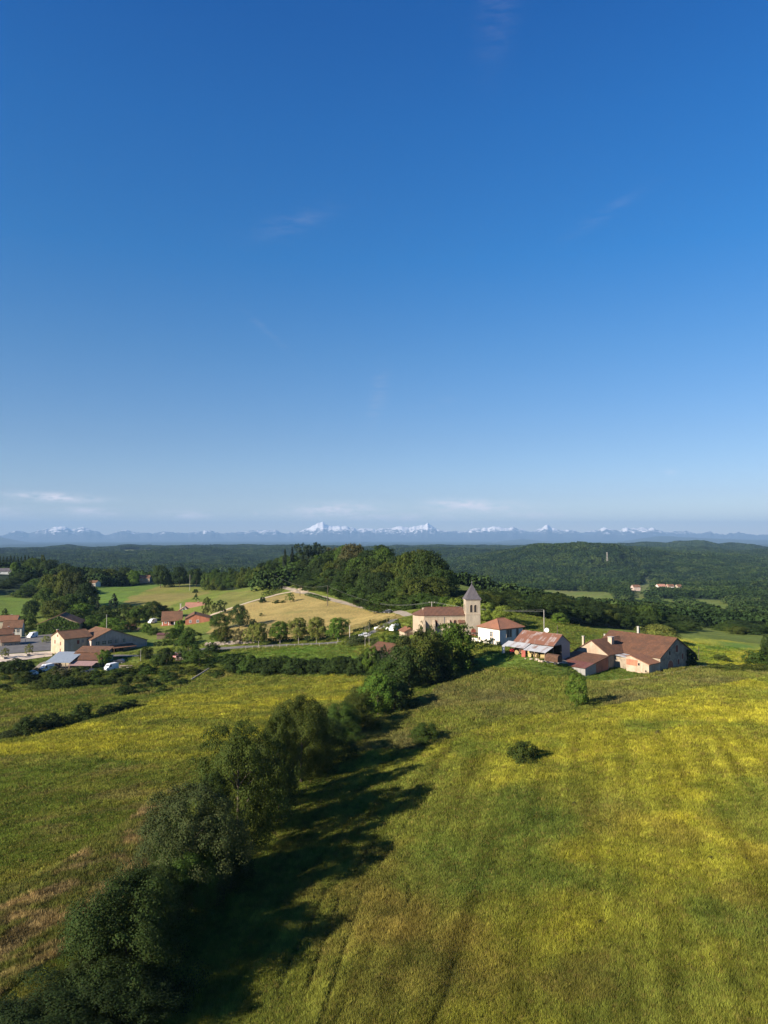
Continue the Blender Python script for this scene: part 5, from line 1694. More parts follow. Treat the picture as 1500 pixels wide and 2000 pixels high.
# ------------------------------------------------------------------ trees behind the church and the farm
RG = 'tree line behind the church and the farm'
tl_x = [880, 915, 950, 1000, 1050, 1075, 1110, 1150, 1200, 1240, 1262, 1285, 1310, 1335, 1370, 1400, 1450, 1500, 1560]
tl_y = [1158, 1150, 1147, 1156, 1160, 1152, 1166, 1170, 1178, 1186, 1176, 1200, 1197, 1204, 1216, 1212, 1208, 1216, 1220]
td_x = [880, 1000, 1100, 1200, 1290, 1400, 1560]
td_d = [296, 300, 312, 330, 345, 362, 385]
TM = [(885, 'behind the nave roof'), (925, 'behind the bell tower'), (975, 'behind the white house'), (1020, 'left behind the barn roof'), (1061, 'at the tall concrete pole'), (1100, 'right behind the barn'), (1140, 'behind the farmhouse wing'),
      (1200, 'behind the farm chimney'), (1244, 'behind the pale pillar'), (1280, 'at the walnut tree'), (1330, 'just right of the walnut tree'), (1385, 'beyond the yellow field'), (1440, 'far beyond the yellow field'), (1500, 'at the right edge')]
for row, dd in enumerate((0, 14, 30, 52)):
    px = 884 + row * 6
    while px < 1550:
        d = np.interp(px, td_x, td_d) + dd + r_.uniform(-4, 4)
        top = np.interp(px, tl_x, tl_y) + r_.uniform(-3, 8) + (3 - row) * 4.0
        w = r_.uniform(8.5, 13) * FPX / d
        q = at(px, d)
        h = CAMZ + ray(px, top)[1] * d - q.z
        c = r_.choice(['dark', 'deep', 'dark', 'mid', 'olive'])
        if h > 4:
            plant(r_.choice(kinds), q, min(h, 22), w * d / FPX, c, 'broadleaf_tree',
                  CN[c] + ' tree of the far line, ' + ('front', 'second', 'third', 'rear')[row] + ' rank, ' + near_to(px, TM), 'tree', RG)
        px += r_.uniform(.5, .75) * w
for (px, top, w, k, c, d, lb) in ((893, 1168, 42, 'lime', 'lime', 262, 'yellow-green tree just left behind the bell tower'), (948, 1176, 34, 'elm', 'lime', 262, 'yellow-green tree right behind the bell tower'),
                                  (982, 1182, 40, 'oak', 'lime', 258, 'yellow-green round tree behind the white house roof'), (1092, 1196, 32, 'ash', 'bright', 278, 'light green slender tree behind the open barn'),
                                  (1280, 1219, 64, 'oak', 'plane', 262, 'wide yellowish walnut tree behind the farmhouse roof'), (868, 1165, 30, 'ash', 'bright', 275, 'light green tree behind the church roof'),
                                  (1494, 1238, 20, 'bush', 'dark', 240, 'dark bush at the right border beyond the yellow field')):
    q = at(px, d)
    plant(k, q, CAMZ + ray(px, top)[1] * d - q.z, w * d / FPX, c, 'garden_tree', lb, 'tree')

# ------------------------------------------------------------------ church garden
for (px, base, top, w, k, c, nm, lb) in (
        (776, 1242, 1207, 16, 'cypress', 'dark', 'cypress', 'broad dark cypress left of the church apse'), (801, 1243, 1214, 8, 'cypress', 'deep', 'cypress', 'thin dark cypress at the corner of the apse'),
        (826, 1246, 1208, 15, 'cypress', 'dark', 'cypress', 'tall dark cypress against the nave wall'), (841, 1248, 1219, 13, 'cypress', 'mid', 'cypress', 'lower green cypress against the nave wall'),
        (722, 1232, 1208, 7, 'cypress', 'deep', 'cypress', 'thin dark cypress near the parked white car'), (744, 1233, 1220, 16, 'shrub', 'yellow', 'garden_shrub', 'orange-yellow shrub beside the churchyard lane'),
        (755, 1233, 1215, 12, 'young', 'lime', 'garden_tree', 'small lime-green tree beside the parked white van'), (752, 1262, 1236, 26, 'bush', 'lime', 'garden_shrub', 'bright lime-green bush above the hidden house'),
        (778, 1262, 1238, 40, 'bush', 'mid', 'garden_shrub', 'wide green bush behind the hidden house roof'), (740, 1262, 1242, 30, 'bush', 'grey', 'garden_shrub', 'grey-green bush left of the lime-green one'),
        (700, 1258, 1240, 36, 'bush', 'grey', 'garden_shrub', 'grey-green bush at the end of the lane hedge'), (675, 1258, 1247, 20, 'shrub', 'lime', 'garden_shrub', 'small yellow-green bush under the last lane tree'),
        (820, 1262, 1246, 50, 'bush', 'grey', 'garden_shrub', 'broad grey-green bush below the nave'), (848, 1262, 1245, 30, 'bush', 'lime', 'garden_shrub', 'yellow-green bush below the nave, by the big lime tree'),
        (713, 1262, 1218, 20, 'bare', 'grey', 'bare_tree', 'leafless grey tree beside the hidden house, left one'), (721, 1262, 1213, 18, 'bare', 'grey', 'bare_tree', 'leafless grey tree beside the hidden house, right one'),
        (974, 1263, 1252, 9, 'shrub', 'dark', 'garden_shrub', 'dark shrub at the front corner of the white house')):
    tree(px, base, top, w, k, c, nm, lb, 'tree' if 'tree' in nm or nm == 'cypress' else 'bush')


def hedge(px_line, h, w, colour, label, dens=34, dmin=0, world=None):
    P = [G(a, b, dmin).xy for a, b in px_line]
    g = np.random.default_rng(len(label))
    pos, nr = [], []
    for a, b in zip(P[:-1], P[1:]):
        Ls = (b - a).length
        n = int(dens * Ls)
        t = g.random(n)
        d = (b - a).normalized(); s = Vector((-d.y, d.x))
        side = g.integers(0, 3, n)
        o = np.where(side == 0, -w / 2, np.where(side == 1, w / 2, g.uniform(-w / 2, w / 2, n))) + g.normal(0, .1, n)
        z = np.where(side == 2, h, g.uniform(0, h, n)) + g.normal(0, .08, n)
        x = a.x + (b.x - a.x) * t + s.x * o; y = a.y + (b.y - a.y) * t + s.y * o
        pos.append(np.stack([x, y, height(x, y) + z], -1))
        q = np.where(side == 0, -1, np.where(side == 1, 1, 0))
        nr.append(np.stack([s.x * q, s.y * q, np.where(side == 2, 1.0, .25)], -1) + g.normal(0, .4, (n, 3)))
    me = leaf_mesh('hedge', np.concatenate(pos), np.concatenate(nr), .5, 77)
    o = put('hedge', me); o.color = (*GREEN[colour], 1)
    return tag(o, label, 'hedge')


hedge([(508, 1256.5), (560, 1253), (600, 1250), (648, 1245.5)], 1.5, 1.4, 'dark', 'clipped dark hedge behind the row of lane trees')
hedge([(921, 1270), (942, 1267), (964, 1263)], 2.2, 1.8, 'dark', 'dark clipped hedge in front of the white house')
hedge([(800, 1249), (832, 1248)], 1.4, 1.6, 'lime', 'light green clipped hedge below the nave wall')
hedge([(688, 1236), (720, 1228), (760, 1214)], 1.1, 1.0, 'deep', 'dark hedge along the edge of the hayfield up to the church')
hedge([(515, 1166), (535, 1158), (548, 1151)], 2.6, 3.2, 'deep', 'dark unclipped hedge beside the gravel track')
hedge([(598, 1163), (620, 1168), (640, 1174)], 1.2, 2.0, 'mid', 'low hedge on the hayfield side of the lane')
hedge([(300, 1262), (322, 1261), (345, 1258)], 1.6, 1.6, 'deep', 'dark hedge in the gardens below the brick house')

# plane trees along the lane
PG = 'young plane trees along the lane'
for (px, base, top, w, c, lb) in ((505, 1263, 1216, 34, 'plane', 'leftmost plane tree of the lane row, yellowish and slim'), (547, 1258, 1213, 38, 'bright', 'second plane tree of the lane row, greener crown'),
                                  (583, 1258, 1206, 36, 'plane', 'third plane tree of the lane row, pale crown'), (618, 1257, 1205, 36, 'plane', 'fourth plane tree of the lane row, pale yellow-green'),
                                  (660, 1256, 1206, 40, 'bright', 'rightmost and widest plane tree of the lane row')):
    tree(px, base, top, w, 'plane', c, 'plane_tree', lb, 'tree', PG)
for (px, base, top, w, k, c, lb) in ((440, 1258, 1222, 30, 'elm', 'olive', 'olive bushy tree by the stone wall left of the lane row'), (465, 1258, 1226, 28, 'young', 'brown', 'brownish young tree by the stone wall'),
                                     (486, 1258, 1224, 24, 'young', 'plane', 'thin yellowish tree by the stone wall'), (423, 1250, 1228, 20, 'bush', 'mid', 'green bush at the left end of the stone wall'),
                                     (467, 1226, 1181, 36, 'oak', 'dark', 'dark round tree on the left edge of the hayfield'), (429, 1228, 1199, 36, 'oak', 'mid', 'round green tree right of the brick house'),
                                     (430, 1200, 1171, 24, 'young', 'dark', 'small round-headed tree beside the gravel track'), (405, 1206, 1165, 20, 'young', 'olive', 'thin olive tree beside the salmon-roofed house'),
                                     (494, 1225, 1208, 12, 'bush', 'deep', 'small dark bush on the hayfield edge'), (513, 1177, 1165, 11, 'bush', 'deep', 'small dark round bush beside the gravel track'),
                                     (567, 1176, 1157, 16, 'young', 'bright', 'small thin tree alone on the upper hayfield'), (540, 1178, 1171, 12, 'shrub', 'dark', 'dark low bush on the upper hayfield'),
                                     (552, 1177, 1172, 10, 'shrub', 'olive', 'olive low bush on the upper hayfield'), (510, 1204, 1196, 7, 'young', 'dark', 'tiny young tree in the middle of the hayfield'),
                                     (382, 1158, 1150, 8, 'bush', 'dark', 'dark bush at the corner of the sloping olive field'), (383, 1173, 1158, 12, 'spruce', 'dark', 'small dark cone-shaped tree on the sloping field'),
                                     (368, 1296, 1226, 40, 'elm', 'mid', 'tall green tree in the gardens below the brick house'), (390, 1300, 1268, 50, 'oak', 'mid', 'wide green tree below the village lane'),
                                     (325, 1302, 1264, 30, 'elm', 'dark', 'dark round tree beside the village lane'), (340, 1262, 1226, 34, 'elm', 'mid', 'mid green tree in front of the brick house garage'),
                                     (203, 1300, 1268, 26, 'elm', 'bright', 'bright green round tree right of the brown shed'), (300, 1240, 1225, 20, 'bush', 'mid', 'green garden bush left of the brick house'),
                                     (287, 1236, 1216, 18, 'bush', 'bright', 'light green garden bush above the lawn'), (310, 1300, 1275, 26, 'bush', 'mid', 'green bush left of the dark round tree by the lane'),
                                     (285, 1285, 1262, 24, 'bush', 'olive', 'olive bush at the right end of the village barn'), (350, 1245, 1210, 20, 'bush', 'bright', 'bright green bush at the brick house corner'),
                                     (415, 1275, 1255, 26, 'bush', 'dark', 'dark bush where the stone wall meets the lane')):
    tree(px, base, top, w, k, c, 'garden_tree' if k not in ('bush', 'shrub') else 'garden_shrub', lb, 'tree' if k not in ('bush', 'shrub') else 'bush')

# plaza trees in the village
for (px, base, top, w, lb) in ((57, 1279, 1256, 14, 'young staked tree in the middle of the sandy plaza'), (10, 1285, 1264, 14, 'young tree in the plaza near the left edge'), (90, 1256, 1241, 18, 'low rounded tree on the traffic island')):
    tree(px, base, top, w, 'young', 'plane', 'plaza_tree', lb, 'tree')
for (px, base, top, w, k, c, lb) in ((60, 1207, 1173, 28, 'oak', 'dark', 'dark round tree alone in the green field left of the village'), (10, 1206, 1187, 18, 'spruce', 'dark', 'dark cone-shaped tree at the left edge field'),
                                     (55, 1236, 1200, 34, 'elm', 'mid', 'green tree behind the street, left of the ivy barn'), (36, 1240, 1216, 20, 'bush', 'dark', 'dark bush behind the white-gabled house')):
    tree(px, base, top, w, k, c, 'village_tree', lb, 'tree')
# belt of big trees behind the ivy barn
VG = 'belt of trees behind the village'
for (px, top, w, k, c, d, lb) in (
        (105, 1122, 46, 'oak', 'olive', 500, 'grey-green tall tree at the left of the big clump behind the village'), (128, 1113, 42, 'elm', 'olive', 490, 'tallest pale tree of the big clump behind the village'),
        (153, 1117, 44, 'elm', 'grey', 480, 'pointed grey-green tree of the big clump behind the village'), (172, 1138, 40, 'oak', 'deep', 475, 'dark round tree at the right of the big clump behind the village'),
        (92, 1148, 40, 'oak', 'mid', 470, 'mid green tree low at the left of the big clump'), (140, 1160, 50, 'lime', 'mid', 440, 'broad green tree at the foot of the big clump'),
        (110, 1172, 46, 'oak', 'olive', 425, 'olive broad tree above the ivy barn roof'), (165, 1178, 44, 'lime', 'bright', 400, 'light green broad tree right above the ivy barn'),
        (193, 1172, 26, 'spruce', 'needle', 405, 'dark slender conifer right of the ivy barn'), (225, 1157, 30, 'spruce', 'needle', 410, 'tall dark spruce in the village garden'),
        (208, 1182, 30, 'oak', 'dark', 390, 'dark garden tree left of the tall spruce'), (245, 1180, 36, 'oak', 'dark', 392, 'dark garden tree right of the tall spruce'),
        (275, 1182, 36, 'lime', 'mid', 392, 'round mid green tree of the garden row left of the brick house'), (300, 1174, 40, 'oak', 'dark', 396, 'big round dark tree of the garden row left of the brick house'),
        (322, 1182, 30, 'elm', 'mid', 400, 'last tree of the garden row, next to the brick house'), (190, 1200, 46, 'lime', 'mid', 350, 'wide green tree right beside the ivy barn'),
        (222, 1206, 40, 'oak', 'bright', 345, 'bright green bushy tree behind the village barn'), (175, 1212, 40, 'oak', 'dark', 352, 'dark bushy tree at the right corner of the ivy barn'),
        (258, 1205, 30, 'elm', 'olive', 350, 'olive tree above the village barn roof'), (150, 1190, 40, 'oak', 'dark', 375, 'dark tree peeping over the ivy barn ridge')):
    q = at(px, d)
    plant(k, q, min(CAMZ + ray(px, top)[1] * d - q.z, 27), w * d / FPX, c, 'spruce_tree' if k == 'spruce' else 'broadleaf_tree', lb, 'tree', VG)
# skyline trees above the sloping field and on the left ridge
SG = 'trees along the skyline above the fields'
for (px, base, top, w, k, c, d, lb) in (
        (315, 0, 1104, 27, 'oak', 'dark', 640, 'big round tree on the skyline of the sloping field, right of the orange house'), (352, 0, 1107, 26, 'oak', 'deep', 640, 'second big round tree on the skyline, flat topped'),
        (333, 0, 1120, 16, 'bush', 'mid', 645, 'low tree between the two big round skyline trees'), (385, 0, 1110, 30, 'elm', 'dark', 640, 'tree right of the two big round skyline trees'),
        (262, 0, 1113, 22, 'elm', 'bright', 690, 'light green round tree left of the orange-walled house'), (248, 0, 1108, 28, 'oak', 'dark', 700, 'dark tree behind the light green one on the skyline'),
        (213, 0, 1111, 30, 'oak', 'olive', 690, 'olive tree on the skyline between the two white houses'), (232, 0, 1118, 22, 'oak', 'dark', 690, 'dark low tree on the skyline above the green field'),
        (190, 0, 1110, 28, 'oak', 'dark', 680, 'dark tree behind the white-gabled house on the left'), (128, 0, 1100, 34, 'oak', 'dark', 690, 'big dark tree on the left ridge with a flat crown'),
        (152, 0, 1108, 26, 'oak', 'deep', 690, 'very dark tree on the left ridge next to the flat crown'), (85, 0, 1083, 12, 'ash', 'olive', 720, 'thin tall tree rising above the left ridge'),
        (68, 0, 1090, 40, 'oak', 'mid', 700, 'round mid green tree on the left ridge'), (98, 0, 1093, 34, 'oak', 'dark', 700, 'round dark tree on the left ridge right of the thin tall one'),
        (30, 0, 1098, 16, 'lime', 'bright', 690, 'small light green tree above the red roof on the left'), (50, 0, 1118, 34, 'oak', 'dark', 640, 'dark tree on the slope of the left ridge, upper'),
        (25, 0, 1128, 36, 'oak', 'deep', 610, 'very dark tree on the slope of the left ridge'), (75, 0, 1130, 40, 'oak', 'mid', 590, 'mid green tree on the slope of the left ridge'),
        (8, 0, 1140, 34, 'oak', 'dark', 600, 'dark tree low at the left picture edge above the green field'), (60, 0, 1145, 40, 'lime', 'dark', 570, 'broad dark tree above the left green field'),
        (45, 0, 1152, 30, 'bush', 'mid', 560, 'bushy tree at the edge of the left green field'), (108, 0, 1150, 34, 'bush', 'bright', 545, 'light bushy tree at the corner of the left green field')):
    q = at(px, d)
    plant(k, q, min(CAMZ + ray(px, top)[1] * d - q.z, 24), w * d / FPX, c, 'broadleaf_tree', lb, 'tree', SG)
for i, px in enumerate(range(-6, 76, 7)):
    q = at(px, 790 + (i % 3) * 12)
    plant('spruce', q, max(8, CAMZ + ray(px, 1083 + (i * 5) % 4)[1] * q.y - q.z), 7.5, 'deep', 'conifer', 'dark conifer of the straight plantation on the left skyline', 'tree', 'conifers of the plantation on the left skyline')
for i in range(15):                              # hedge trees between the sloping fields and the wood
    px = 408 + i * 7.2
    d = 600 - i * 5
    q = at(px, d)
    top = (1118, 1128, 1112, 1124)[i % 4] - i * .4
    c = r_.choice(['mid', 'dark', 'olive', 'mid'])
    plant(r_.choice(['elm', 'oak', 'bush']), q, min(18, max(5, CAMZ + ray(px, top)[1] * d - q.z)), r_.uniform(9, 13), c, 'hedge_tree', CN[c] + ' tree of the bushy belt left of the wood, ' + near_to(px, [(410, 'next to the sloping field'), (430, 'above the small round-headed tree'), (455, 'in its left part'), (480, 'in its right part'), (510, 'at the twin poles')]), 'tree', 'trees of the bushy belt left of the wood')

# thick hedge below the upper meadow
for i, px in enumerate(np.arange(448, 705, 10.5)):
    base = np.interp(px, [440, 520, 600, 700], [1312, 1314, 1314, 1316]) + r_.uniform(-2, 2)
    c = r_.choice(['dark', 'deep', 'dark', 'mid'])
    tree(px, base, base - r_.uniform(24, 38), r_.uniform(24, 38), r_.choice(['bush', 'elm', 'bush']), c, 'hedge_bush', CN[c] + ' bush of the thick meadow hedge ' + near_to(px, [(450, 'at its left end'), (475, 'below the stone wall'), (505, 'below the leftmost plane tree'), (527, 'between the first two plane trees'), (547, 'below the second plane tree'), (565, 'left of the third plane tree'), (583, 'below the third plane tree'), (618, 'below the fourth plane tree'), (640, 'left of the widest plane tree'), (660, 'below the widest plane tree'), (683, 'below the pale lane pole'), (702, 'beside the hidden house')]), 'bush', 'bushes of the thick hedge between the meadows')
for (px, base, top, w, k, c, lb) in ((726, 1318, 1262, 34, 'elm', 'bright', 'light green tree in front of the hidden house wall'), (748, 1318, 1258, 28, 'cypress', 'deep', 'dark upright tree at the corner of the hidden house'),
                                     (712, 1318, 1275, 30, 'bush', 'dark', 'dark bush left of the hidden house'), (700, 1365, 1340, 30, 'bush', 'olive', 'olive bush where the thick hedge meets the hedgerow')):
    tree(px, base, top, w, k, c, 'garden_tree', lb, 'tree' if k != 'bush' else 'bush')

# scrub below the village
for i in range(78):
    px = r_.uniform(-10, 455)
    lo = np.interp(px, [0, 100, 200, 300, 460], [1305, 1312, 1316, 1306, 1302])
    hi = np.interp(px, [0, 100, 190, 260, 330, 460], [1352, 1350, 1345, 1362, 1350, 1320])
    base = r_.uniform(lo, hi)
    c = r_.choice(['olive', 'mid', 'dark', 'olive', 'dark'])
    w = r_.uniform(14, 34)
    tree(px, base, base - w * r_.uniform(.35, .7), w, r_.choice(['bush', 'shrub']), c, 'scrub_bush',
         ('small ' if w < 20 else 'large ' if w > 28 else '') + CN[c] + ' scrub bush ' + ('high ' if base < (lo + hi) / 2 else 'low ') + 'on the slope '
         + near_to(px, [(5, 'at the left edge'), (35, 'below the plaza'), (65, 'below the yard'), (110, 'below the carport'), (160, 'below the brown shed'), (203, 'below the round tree by the shed'), (245, 'below the timber stack'), (285, 'below the village barn'),
                        (325, 'below the dark round tree'), (368, 'left of the fallen pole'), (410, 'right of the fallen pole'), (445, 'at the meadow hedge')]),
         'bush', 'scrub on the slope below the village')
for (px, base, top, w, k, c, lb) in ((30, 1318, 1285, 34, 'elm', 'dark', 'dark green bushy tree at the edge of the yard, left'), (55, 1316, 1290, 26, 'elm', 'mid', 'green bushy tree beside the parked white car in the yard'),
                                     (120, 1322, 1306, 34, 'bush', 'brown', 'brownish bush below the carport'), (8, 1314, 1292, 30, 'bush', 'deep', 'dark bush at the left edge below the plaza')):
    tree(px, base, top, w, k, c, 'yard_tree', lb, 'tree' if k != 'bush' else 'bush')

# ------------------------------------------------------------------ poles and wires
def pole(px, base, top, label, d=None, arm=0.0, mat=None, r=.14, group='wooden utility poles'):
    p = at(px, d) if d else G(px, base)
    h = CAMZ + ray(px, top)[1] * p.y - p.z
    e = empty('utility_pole', p, 0, label, 'pole', group)
    put('pole_shaft', tube_mesh('pole_shaft', [[((0, 0, -.5), r * 1.2), ((0, 0, h * .5), r), ((0, 0, h), r * .8)]], mat or M_CONC, 8), e)
    if arm:
        boxes('crossarm', [(-arm, -.06, h - .45, arm, .06, h - .3)], M_WOOD, e)
        for q in (-arm + .1, 0, arm - .1):
            put('insulator', tube_mesh('insulator', [[((q, 0, h - .3), .06), ((q, 0, h - .05), .05)]], M_WHITE, 6), e)
    return p + Vector((0, 0, h))


t1 = pole(372, 1146, 1122, 'pole on the skyline of the sloping olive field', d=600)
t2 = pole(534, 1148, 1122, 'pale pole at the upper end of the lane')
t2b = pole(522, 1145, 1120, 'brown pole left of the pale one at the upper end of the lane', mat=M_BARK)
t3 = pole(586, 1164, 1144, 'short dark pole by the pull-in beside the lane', mat=M_BARK)
t4 = pole(640, 1183, 1144, 'tall dark pole at the lane side of the hayfield', mat=M_BARK, r=.17)
t5 = pole(731, 1198, 1176, 'pole at the lane just before the red car', mat=M_BARK)
t6 = pole(843, 0, 1175, 'pole with a crossarm sticking up behind the church roof', d=262, arm=1.1)
t7 = pole(683, 1256, 1221, 'pale pole at the bend of the village lane')
t8 = pole(1061, 0, 1191, 'tall concrete pole behind the open barn', d=235, arm=0.0, r=.13)
t9 = pole(1087, 0, 1221, 'short brown post right of the tall concrete pole', d=240, mat=M_BARK)
t10 = pole(1290, 0, 1226, 'thin pole near the tree line behind the farmhouse', d=318, mat=M_BARK)
pole(1365, 1290, 1262, 'thin post standing in the bank right of the farmhouse', mat=M_BARK, r=.08)
pole(211, 1234, 1200, 'thin pole in the village garden below the tall spruce', d=330)
pole(278, 1300, 1268, 'thin metal post beside the village lane', d=258, r=.07)
pole(54, 1262, 1236, 'street post beside the village street', d=300, r=.08)


def wire(pts, label, r=.022, sag=.8):
    paths = []
    for a, b in zip(pts[:-1], pts[1:]):
        paths.append([(a.lerp(b, i / 10) - Vector((0, 0, sag * 4 * (i / 10) * (1 - i / 10))), r) for i in range(11)])
    o = put('overhead_wire', tube_mesh('overhead_wire', paths, M_IRON, 4))
    return tag(o, label, 'wire')


wire([t2, t3, t4, t5], 'overhead wire following the lane from pole to pole past the hayfield')
wire([t5, t6 + Vector((-.9, 0, -.1)), t8], 'overhead wire from the lane over the church roof to the tall concrete pole', sag=1.2)
wire([t5 + Vector((0, 0, -.5)), t6 + Vector((.9, 0, -.1)), t8 + Vector((0, 0, -.5))], 'second overhead wire running over the church roof', sag=1.2)
wire([t8, t10], 'overhead wire from the tall concrete pole towards the right tree line', sag=2.0)
wire([t8 + Vector((0, 0, -.6)), t10 + Vector((0, 0, -.6))], 'lower overhead wire from the tall concrete pole towards the right tree line', sag=2.0)

# round white sign on a post behind the barn
p = at(1066, 226)
e = empty('round_sign', p, R(-15), 'round white sign on a post behind the rusty barn roof', 'sign')
hh_ = CAMZ + ray(1066, 1227)[1] * p.y - p.z
boxes('sign_post', [(-.05, -.05, -.5, .05, .05, hh_ - .6)], M_IRON, e)
ring = [(math.cos(i * math.pi / 8) * .72, math.sin(i * math.pi / 8) * .72 + hh_ - .6) for i in range(16)]
pm('sign_plate', [(x, -.06, z) for x, z in ring] + [(x, -.1, z) for x, z in ring], [tuple(range(15, -1, -1)), tuple(range(16, 32))] + [(i, (i + 1) % 16, 16 + (i + 1) % 16, 16 + i) for i in range(16)], M_WHITE, e)

# lattice mast on the wooded hill
p = at(1185, 2080)
hh_ = CAMZ + ray(1185, 1079)[1] * p.y - p.z
hh_ = max(30, min(hh_, 60))
e = empty('lattice_mast', p, .4, 'slender lattice telecom mast on the wooded hill', 'mast')
leg = lambda s, z: (s[0] * (2.2 - 1.5 * z / hh_), s[1] * (2.2 - 1.5 * z / hh_), z)
cs = ((-1, -1), (1, -1), (1, 1), (-1, 1))
for s in cs:
    put('leg', tube_mesh('leg', [[(leg(s, -1), .3), (leg(s, hh_), .22)]], M_CONC, 5), e)
br = []
for k in range(9):
    z0, z1 = hh_ * k / 9, hh_ * (k + 1) / 9
    for i in range(4):
        br.append([(leg(cs[i], z0), .14), (leg(cs[(i + 1) % 4], z1), .14)])
b_ = put('bracing', tube_mesh('bracing', br, M_CONC, 4), e); b_['kind'] = 'stuff'
boxes('antenna', [(-.9, -.9, hh_ - 3, .9, .9, hh_ + .5)], M_CONC, e)


# ------------------------------------------------------------------ vehicles
def vehicle(p, rz, kind, paint, name, label, group=None, L=None):
    """van or car: body from a side profile, glass band, wheels with rims"""
    if kind == 'van':
        L, Wd, prof = L or 5.2, 1.95, [(0, .35), (0, .95), (.12, 1.1), (.85, 1.25), (1.45, 2.05), (1.75, 2.3), (5.1, 2.32), (5.2, 2.2), (5.2, .35)]
        glass = [((.92, 1.28), (1.42, 1.98))]
        sides = [[(1.25, 1.3), (1.62, 1.95), (2.25, 1.97), (2.25, 1.3)]]
    else:
        L, Wd, prof = L or 4.1, 1.72, [(0, .3), (0, .72), (.15, .84), (1.05, .96), (1.65, 1.42), (3.15, 1.46), (3.8, 1.05), (4.05, .98), (4.1, .4), (4.0, .3)]
        glass = [((1.1, .99), (1.62, 1.38)), ((3.2, 1.42), (3.75, 1.07))]
        sides = [[(1.3, 1.0), (1.72, 1.37), (2.35, 1.39), (2.35, 1.0)], [(2.42, 1.0), (2.42, 1.39), (3.05, 1.4), (3.45, 1.03)]]
    e = empty(name, p, rz, label, 'van' if kind == 'van' else 'car', group)
    w = Wd / 2
    n = len(prof)
    V, F = [], []
    for s, k in ((-w, 1), (-w * 1.0, 1), (w * 1.0, 1), (w, 1)):
        pass
    tuck = lambda z: 1 - .11 * max(0, (z - 1.0)) if kind == 'car' else 1 - .05 * max(0, z - 1.2)
    V = [(x - L / 2, -w * tuck(z), z) for x, z in prof] + [(x - L / 2, w * tuck(z), z) for x, z in prof]
    F = [tuple(range(n - 1, -1, -1)), tuple(range(n, 2 * n))] + [(i, n + i, n + (i + 1) % n, (i + 1) % n) for i in range(n)]
    body = pm('body', V, F, paint, e)
    bv = body.modifiers.new('soft', 'BEVEL'); bv.width = .07; bv.segments = 2
    for (a, b) in glass:
        g_ = .02
        V = [(a[0] - L / 2 - g_, -w * .86 * tuck(a[1]), a[1] + g_), (a[0] - L / 2 - g_, w * .86 * tuck(a[1]), a[1] + g_), (b[0] - L / 2 - g_, w * .84 * tuck(b[1]), b[1] + g_), (b[0] - L / 2 - g_, -w * .84 * tuck(b[1]), b[1] + g_)]
        if a[0] > 2:
            V = [(x + .05, y, z) for x, y, z in V]
        pm('windscreen', V, [(0, 1, 2, 3)], M_GLASS, e)
    for S in sides:
        for s in (-1, 1):
            pm('side_window', [(x - L / 2, s * (w * tuck(z) + .015), z) for x, z in S], [tuple(range(len(S)))], M_GLASS, e)
    for wx in (.85, L - .95):
        for s in (-1, 1):
            ring = [(math.cos(i * math.pi / 6) * .33, math.sin(i * math.pi / 6) * .33) for i in range(12)]
            V = [(wx - L / 2 + x, s * (w - .2), .33 + z) for x, z in ring] + [(wx - L / 2 + x, s * (w + .03), .33 + z) for x, z in ring]
            wh = pm('wheel', V, [tuple(range(12)), tuple(range(12, 24))] + [(i, (i + 1) % 12, 12 + (i + 1) % 12, 12 + i) for i in range(12)], M_TYRE, e)
            pm('rim', [(wx - L / 2 + x * .6, s * (w + .045), .33 + z * .6) for x, z in ring], [tuple(range(12))], M_IRON, wh)
    for s in (-1, 1):
        z = .72 if kind == 'car' else .85
        boxes('headlight', [(-L / 2 - .03, s * w * .72 - .16, z - .09, -L / 2 + .06, s * w * .72 + .16, z + .07)], M_WHITE, e)
    return e


def park(px, py, rz, kind, paint, label, d=None, L=None):
    p = at(px, d) if d else G(px, py)
    p.z += .12
    return vehicle(p, R(rz), kind, paint, 'parked_van' if kind == 'van' else 'parked_car', label, None, L)


M_GREYP = plain('grey_car_paint', (.2, .21, .22), .35, .05)
M_DBLUE = plain('dark_car_paint', (.03, .035, .05), .3, .05)
M_PINKP = plain('faded_red_paint', (.40, .16, .14), .5, .1)
park(746.5, 1195.5, -35, 'car', M_REDP, 'red car on the lane below the wood')
park(757, 1198, -30, 'car', M_BLACK, 'black car right behind the red one on the lane')
park(771, 1211, 60, 'van', M_WHITE, 'white van parked near the church apse', d=262)
park(742, 1222, 8, 'car', M_WHITE, 'white car beside the orange-yellow shrub', d=270)
park(764, 1220, 5, 'car', M_WHITE, 'white car parked between the small lime tree and the cypress', d=265)
park(712, 1231, 20, 'car', M_WHITE, 'white car at the bend of the lane near the thin cypress', d=262)
park(95, 1303, 68, 'van', M_WHITE, 'white van standing half under the metal carport', d=251)
park(67, 1241, 80, 'van', M_WHITE, 'white camper van beside the ivy barn', d=324)
park(218, 1306, 62, 'van', M_WHITE, 'white van nosing out of the bushes right of the brown shed', d=248, L=4.4)
park(66, 1312, 40, 'car', M_WHITE, 'white car between the bushes in the yard', d=244)
park(45, 1310, 20, 'car', M_GREYP, 'grey car behind the bushes at the left of the yard', d=247)
park(112, 1300, 5, 'car', M_DBLUE, 'dark car under the metal carport', d=257)
park(168, 1309, -6, 'car', M_BLACK, 'dark wrecked car in front of the pink lean-to, left one', d=245)
park(181, 1309, 8, 'car', M_DBLUE, 'dark wrecked car in front of the pink lean-to, right one', d=246)
park(236, 1292, 10, 'car', M_DBLUE, 'dark blue car at the lane below the village barn', d=259)
park(351, 1278, 60, 'car', M_PINKP, 'faded red car beside the tall light green tree on the lane', d=262)
park(300, 1216, 70, 'van', M_WHITE, 'white van beside the brick house terrace', d=385, L=5.2)

